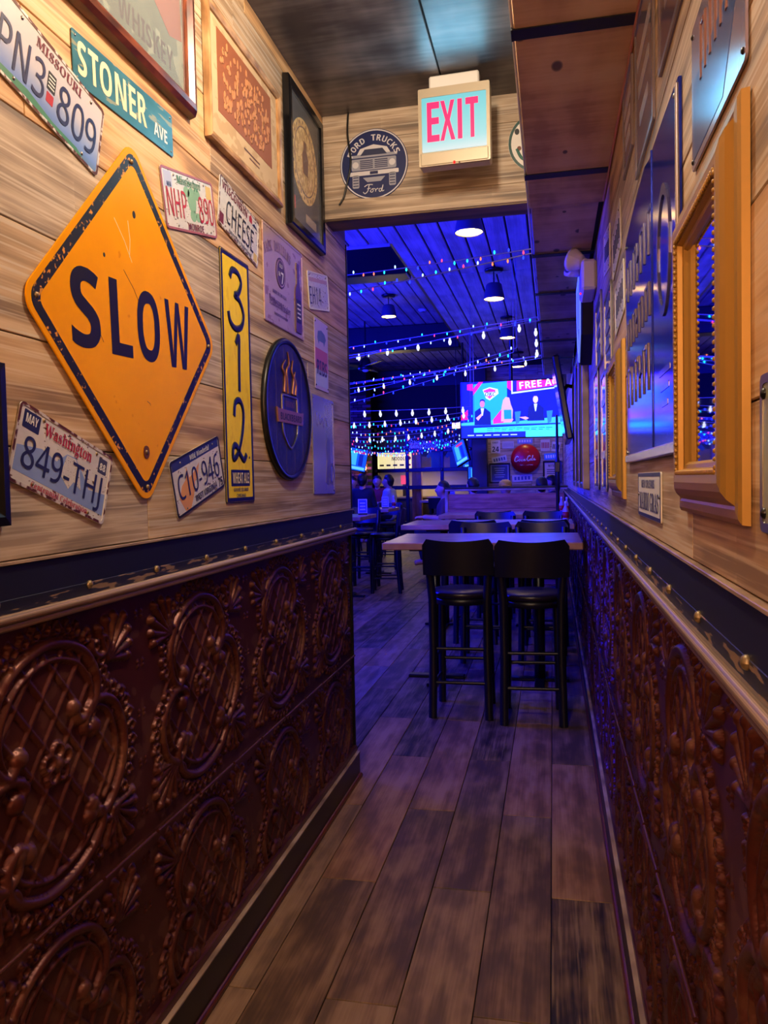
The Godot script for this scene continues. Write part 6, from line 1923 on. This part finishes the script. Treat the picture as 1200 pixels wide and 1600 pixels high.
# ------------------------------------------------------------------ the far left end: brick column, steel window grid, the lit bar behind
func back_of_room() -> void:
	var br := struct("brick_column", box_mesh(Vector3(-4.95, 2.2, -19.0), Vector3(1.0, 4.4, 0.5), 0.0), M.matt)
	var tones := [mat(c8(120, 74, 78), 0.8), mat(c8(98, 58, 62), 0.8), mat(c8(138, 92, 92), 0.8)]
	var bm := box_mesh(Vector3.ZERO, Vector3(0.213, 0.065, 0.03), 0.006)
	var half := box_mesh(Vector3.ZERO, Vector3(0.1, 0.065, 0.03), 0.006)
	for c in 32:
		var y := 1.2 + 0.076 * c
		for k in 5:
			var x := -5.34 + 0.2237 * k - (0.11 if c % 2 else 0.0)
			var short: bool = c % 2 == 1 and k == 0
			if short:
				continue
			var b := obj("brick", bm, tones[rng.randi() % 3], br)
			b.position = Vector3(x, y, -18.738 + rng.randf() * 0.004)
	# steel grid
	var g := struct("window_1", box_mesh(Vector3(-2.9, 0.2, -20.5), Vector3(3.4, 0.4, 0.1), 0.005), M.black)
	for x in [-4.62, -3.78, -2.85, -2.1, -1.4]:
		obj("mullion", box_mesh(Vector3(x, 1.9, -20.5), Vector3(0.09, 3.4, 0.07), 0.006), M.black, g)
	for y in [1.30, 1.76, 2.28, 2.85]:
		obj("transom", box_mesh(Vector3(-2.95, y, -20.5), Vector3(3.4, 0.10, 0.06), 0.006), M.black, g)
		for x in [-4.62, -3.78, -2.85, -2.1]:
			obj("hinge", ball(Vector3(x, y, -20.45), Vector3(0.04, 0.05, 0.025), 8), M.steel, g)
	for x in [-4.2, -3.315, -2.475, -1.75]:
		var w: float = {-4.2: 0.74, -3.315: 0.83, -2.475: 0.65, -1.75: 0.6}[x]
		for y in [[1.53, 0.36], [2.02, 0.42], [2.565, 0.47]]:
			obj("pane", box_mesh(Vector3(x, y[0], -20.5), Vector3(w, y[1], 0.006), 0.0), M.glass, g)
	obj("header", box_mesh(Vector3(-3.0, 3.6, -20.5), Vector3(3.6, 1.4, 0.12), 0.01), mat(c8(40, 28, 30), 0.7), g)
	# the lit menu board behind the grid
	var o := thing("menu_board", "glowing cream menu board with dark lettering behind the steel window grid", "lit sign")
	o.position = Vector3(-4.28, 2.04, -21.4)
	obj("case", box_mesh(Vector3(0, 0, 0), Vector3(1.0, 0.5, 0.08), 0.01), M.dark, o)
	obj("lit_face", box_mesh(Vector3(0, 0, 0.042), Vector3(0.96, 0.46, 0.006), 0.002), glow(c8(236, 222, 160), 1.2), o)
	text(o, "NOODLE", 0.42, 0.10, 0.12, 0.06, 0.0465, M.frame_brown)
	for k in 5:
		obj("lettering", slab(rr(0.12, 0.05, 0.01), 0.001, 0.0455), M.ink if k != 4 else M.red, o).position = Vector3(-0.38 + 0.19 * k, -0.12, 0)
	obj("lettering", slab(oval(0.05, 0.05, 16), 0.001, 0.0455), M.red, o).position = Vector3(0.40, 0.07, 0)
	obj("divider", box_mesh(Vector3(-0.02, 0, 0.046), Vector3(0.012, 0.46, 0.004), 0.001), M.dark, o)
	var al := AreaLight3D.new()
	al.name = "light"
	al.area_size = Vector2(0.95, 0.45)
	al.light_color = Color(1.0, 0.86, 0.55)
	al.light_energy = 1.5
	al.shadow_enabled = true
	al.rotation.y = PI
	al.position = Vector3(0, 0, 0.06)
	o.add_child(al)
	o = thing("counter_lamp", "bright strip lamp under the shelf below the lit menu board", "lamp")
	o.position = Vector3(-3.9, 1.80, -21.6)
	obj("housing", box_mesh(Vector3(0, 0.03, 0), Vector3(1.7, 0.03, 0.1), 0.005), M.steel, o)
	for s in [-0.7, 0.7]:
		obj("hanger", tube([Vector3(s, 0.04, 0), Vector3(s, 2.62, 0)], 0.006, 6), M.black, o)
	obj("tube", box_mesh(Vector3(0, 0.0, 0), Vector3(1.6, 0.025, 0.03), 0.01), glow(c8(255, 236, 190), 3.0), o)
	var l2 := AreaLight3D.new()
	l2.name = "light"
	l2.area_size = Vector2(1.6, 0.05)
	l2.light_color = Color(1.0, 0.84, 0.6)
	l2.light_energy = 3.0
	l2.shadow_enabled = true
	l2.rotation.x = -PI / 2
	l2.position = Vector3(0, -0.03, 0)
	o.add_child(l2)
	o = thing("kitchen_counter", "pale counter with a tiled back panel behind the steel window grid", "counter")
	o.position = Vector3(-3.6, 0, -22.4)
	obj("top", box_mesh(Vector3(0, 1.0, 0), Vector3(3.0, 0.05, 0.7), 0.006), M.steel, o)
	obj("front", box_mesh(Vector3(0, 0.49, 0.28), Vector3(2.9, 0.97, 0.04), 0.004), M.dark, o)
	obj("back_panel", box_mesh(Vector3(0, 1.6, -0.33), Vector3(3.0, 1.15, 0.04), 0.004), mat(c8(196, 188, 176), 0.4), o)
	o = thing("wooden_column", "amber wooden column behind the grid's second bay", "column")
	o.position = Vector3(-3.66, 0, -21.3)
	obj("shaft", box_mesh(Vector3(0, 1.25, 0), Vector3(0.26, 2.5, 0.2), 0.008, Vector3(0, 0.5, 0), Vector3(3, 0, 0)), M.table, o)
	obj("capital", box_mesh(Vector3(0, 2.45, 0), Vector3(0.32, 0.12, 0.26), 0.01), M.panel, o)
	for q in [["teal shirt hanging behind the grid, left of two", -3.03], ["teal shirt hanging behind the grid, right of two", -2.53]]:
		o = thing("hanging_shirt", q[0], "shirt", "hanging teal shirts")
		o.position = Vector3(q[1], 2.04, -20.58)
		obj("cloth", slab(poly([-0.12, -0.24, 0.12, -0.24, 0.12, 0.10, 0.2, 0.02, 0.24, 0.08, 0.14, 0.22, 0.05, 0.24, 0.0, 0.20, -0.05, 0.24, -0.14, 0.22, -0.24, 0.08, -0.2, 0.02, -0.12, 0.10]), 0.05, -0.025, 0.01), mat(c8(70, 160, 170), 0.8), o)
		obj("hanger", tube([Vector3(-0.14, 0.22, 0), Vector3(0, 0.27, 0), Vector3(0.14, 0.22, 0), Vector3(0, 0.27, 0), Vector3(0.0, 0.78, 0.03)], 0.006, 6), M.steel, o)
	o = thing("poster", "small bright pink poster below the lit menu board", "poster")
	o.position = Vector3(-4.19, 1.512, -22.2)
	obj("sheet", box_mesh(Vector3.ZERO, Vector3(0.2, 0.26, 0.012), 0.002), mat(c8(220, 60, 120), 0.5), o)
	obj("stand", box_mesh(Vector3(0, -0.30, -0.02), Vector3(0.1, 0.35, 0.03), 0.002), M.dark, o)
	# small televisions
	for q in [["small tilted television on the brick column at the far left", Vector3(-4.62, 2.02, -18.25), Vector3(0.12, 1.02, -0.14), 0.72, 0.56], ["small tilted television hanging left below the big one", Vector3(-1.62, 1.97, -14.2), Vector3(0.15, -0.95, 0.25), 0.5, 0.42], ["bright blue television behind the grid's right bays", Vector3(-1.95, 2.02, -21.2), Vector3(0, 0.2, 0), 0.9, 0.46], ["low blue monitor behind the partition's left end", Vector3(-1.75, 1.62, -18.4), Vector3(0, 0.2, 0), 0.42, 0.34]]:
		o = thing("television", q[0], "television")
		o.position = q[1]
		o.rotation = q[2]
		obj("case", box_mesh(Vector3.ZERO, Vector3(q[3], q[4], 0.05), 0.008), M.black, o)
		obj("screen", box_mesh(Vector3(0, 0, 0.026), Vector3(q[3] - 0.04, q[4] - 0.04, 0.004), 0.001), glow(c8(24, 90, 220), 1.0), o)
		obj("screen_graphic", box_mesh(Vector3(-q[3] * 0.15, q[4] * 0.05, 0.029), Vector3(q[3] * 0.3, q[4] * 0.6, 0.002), 0.0), glow(c8(70, 190, 240), 1.0), o)
		obj("screen_graphic", box_mesh(Vector3(q[3] * 0.2, 0.0, 0.029), Vector3(q[3] * 0.2, q[4] * 0.5, 0.002), 0.0), glow(c8(20, 40, 160), 1.0), o)
		obj("screen_graphic", box_mesh(Vector3(q[3] * 0.1, q[4] * 0.33, 0.0295), Vector3(q[3] * 0.5, q[4] * 0.1, 0.002), 0.0), glow(c8(220, 50, 90), 1.0), o)
		obj("screen_graphic", box_mesh(Vector3(0, -q[4] * 0.36, 0.0295), Vector3(q[3] * 0.84, q[4] * 0.12, 0.002), 0.0), glow(c8(110, 220, 240), 1.0), o)
		var inv := o.basis.inverse()
		var back := Vector3(0, 0, -0.06)
		if o.position.z < -18.0 and o.position.z > -18.3:
			obj("mount", tube([Vector3(0, 0, -0.02), back, inv * Vector3(-0.05, 0.0, -0.49)], 0.018, 8), M.black, o)
		else:
			obj("mount", tube([Vector3(0, 0, -0.02), back, back + inv * Vector3(0, (3.955 if o.position.x > -1.64 else 4.42) - o.position.y, 0)], 0.018, 8), M.black, o)
	o = thing("wall_sconce", "small glowing wall lamp on the brick column below the television", "lamp")
	o.position = Vector3(-4.52, 1.82, -18.62)
	obj("bracket", box_mesh(Vector3(0, -0.04, -0.05), Vector3(0.06, 0.12, 0.1), 0.01), M.dark, o)
	obj("bulb", lathe([[0.0, -0.07], [0.06, -0.06], [0.075, 0.0], [0.05, 0.06], [0.0, 0.075]], 16), glow(Color(1.0, 0.72, 0.5), 3.0), o)
	var sl := OmniLight3D.new()
	sl.name = "light"
	sl.light_color = Color(1.0, 0.7, 0.45)
	sl.light_energy = 0.12
	sl.light_size = 0.05
	sl.omni_range = 10.0
	sl.omni_attenuation = 2.0
	sl.shadow_enabled = true
	o.add_child(sl)
	# lit yellow number sign beside the big television's left edge
	o = thing("lit_sign", "small glowing yellow sign at the big television's left edge", "lit sign")
	o.position = Vector3(-1.62, 2.42, -13.6)
	obj("case", box_mesh(Vector3(0, 0, 0), Vector3(0.17, 0.11, 0.04), 0.008), M.dark, o)
	obj("lit_face", box_mesh(Vector3(0, 0, 0.021), Vector3(0.16, 0.10, 0.003), 0.001), glow(c8(255, 226, 140), 2.0), o)
	obj("hanger", tube([Vector3(0, 0.05, 0), Vector3(0, 1.52, 0)], 0.006, 6), M.black, o)
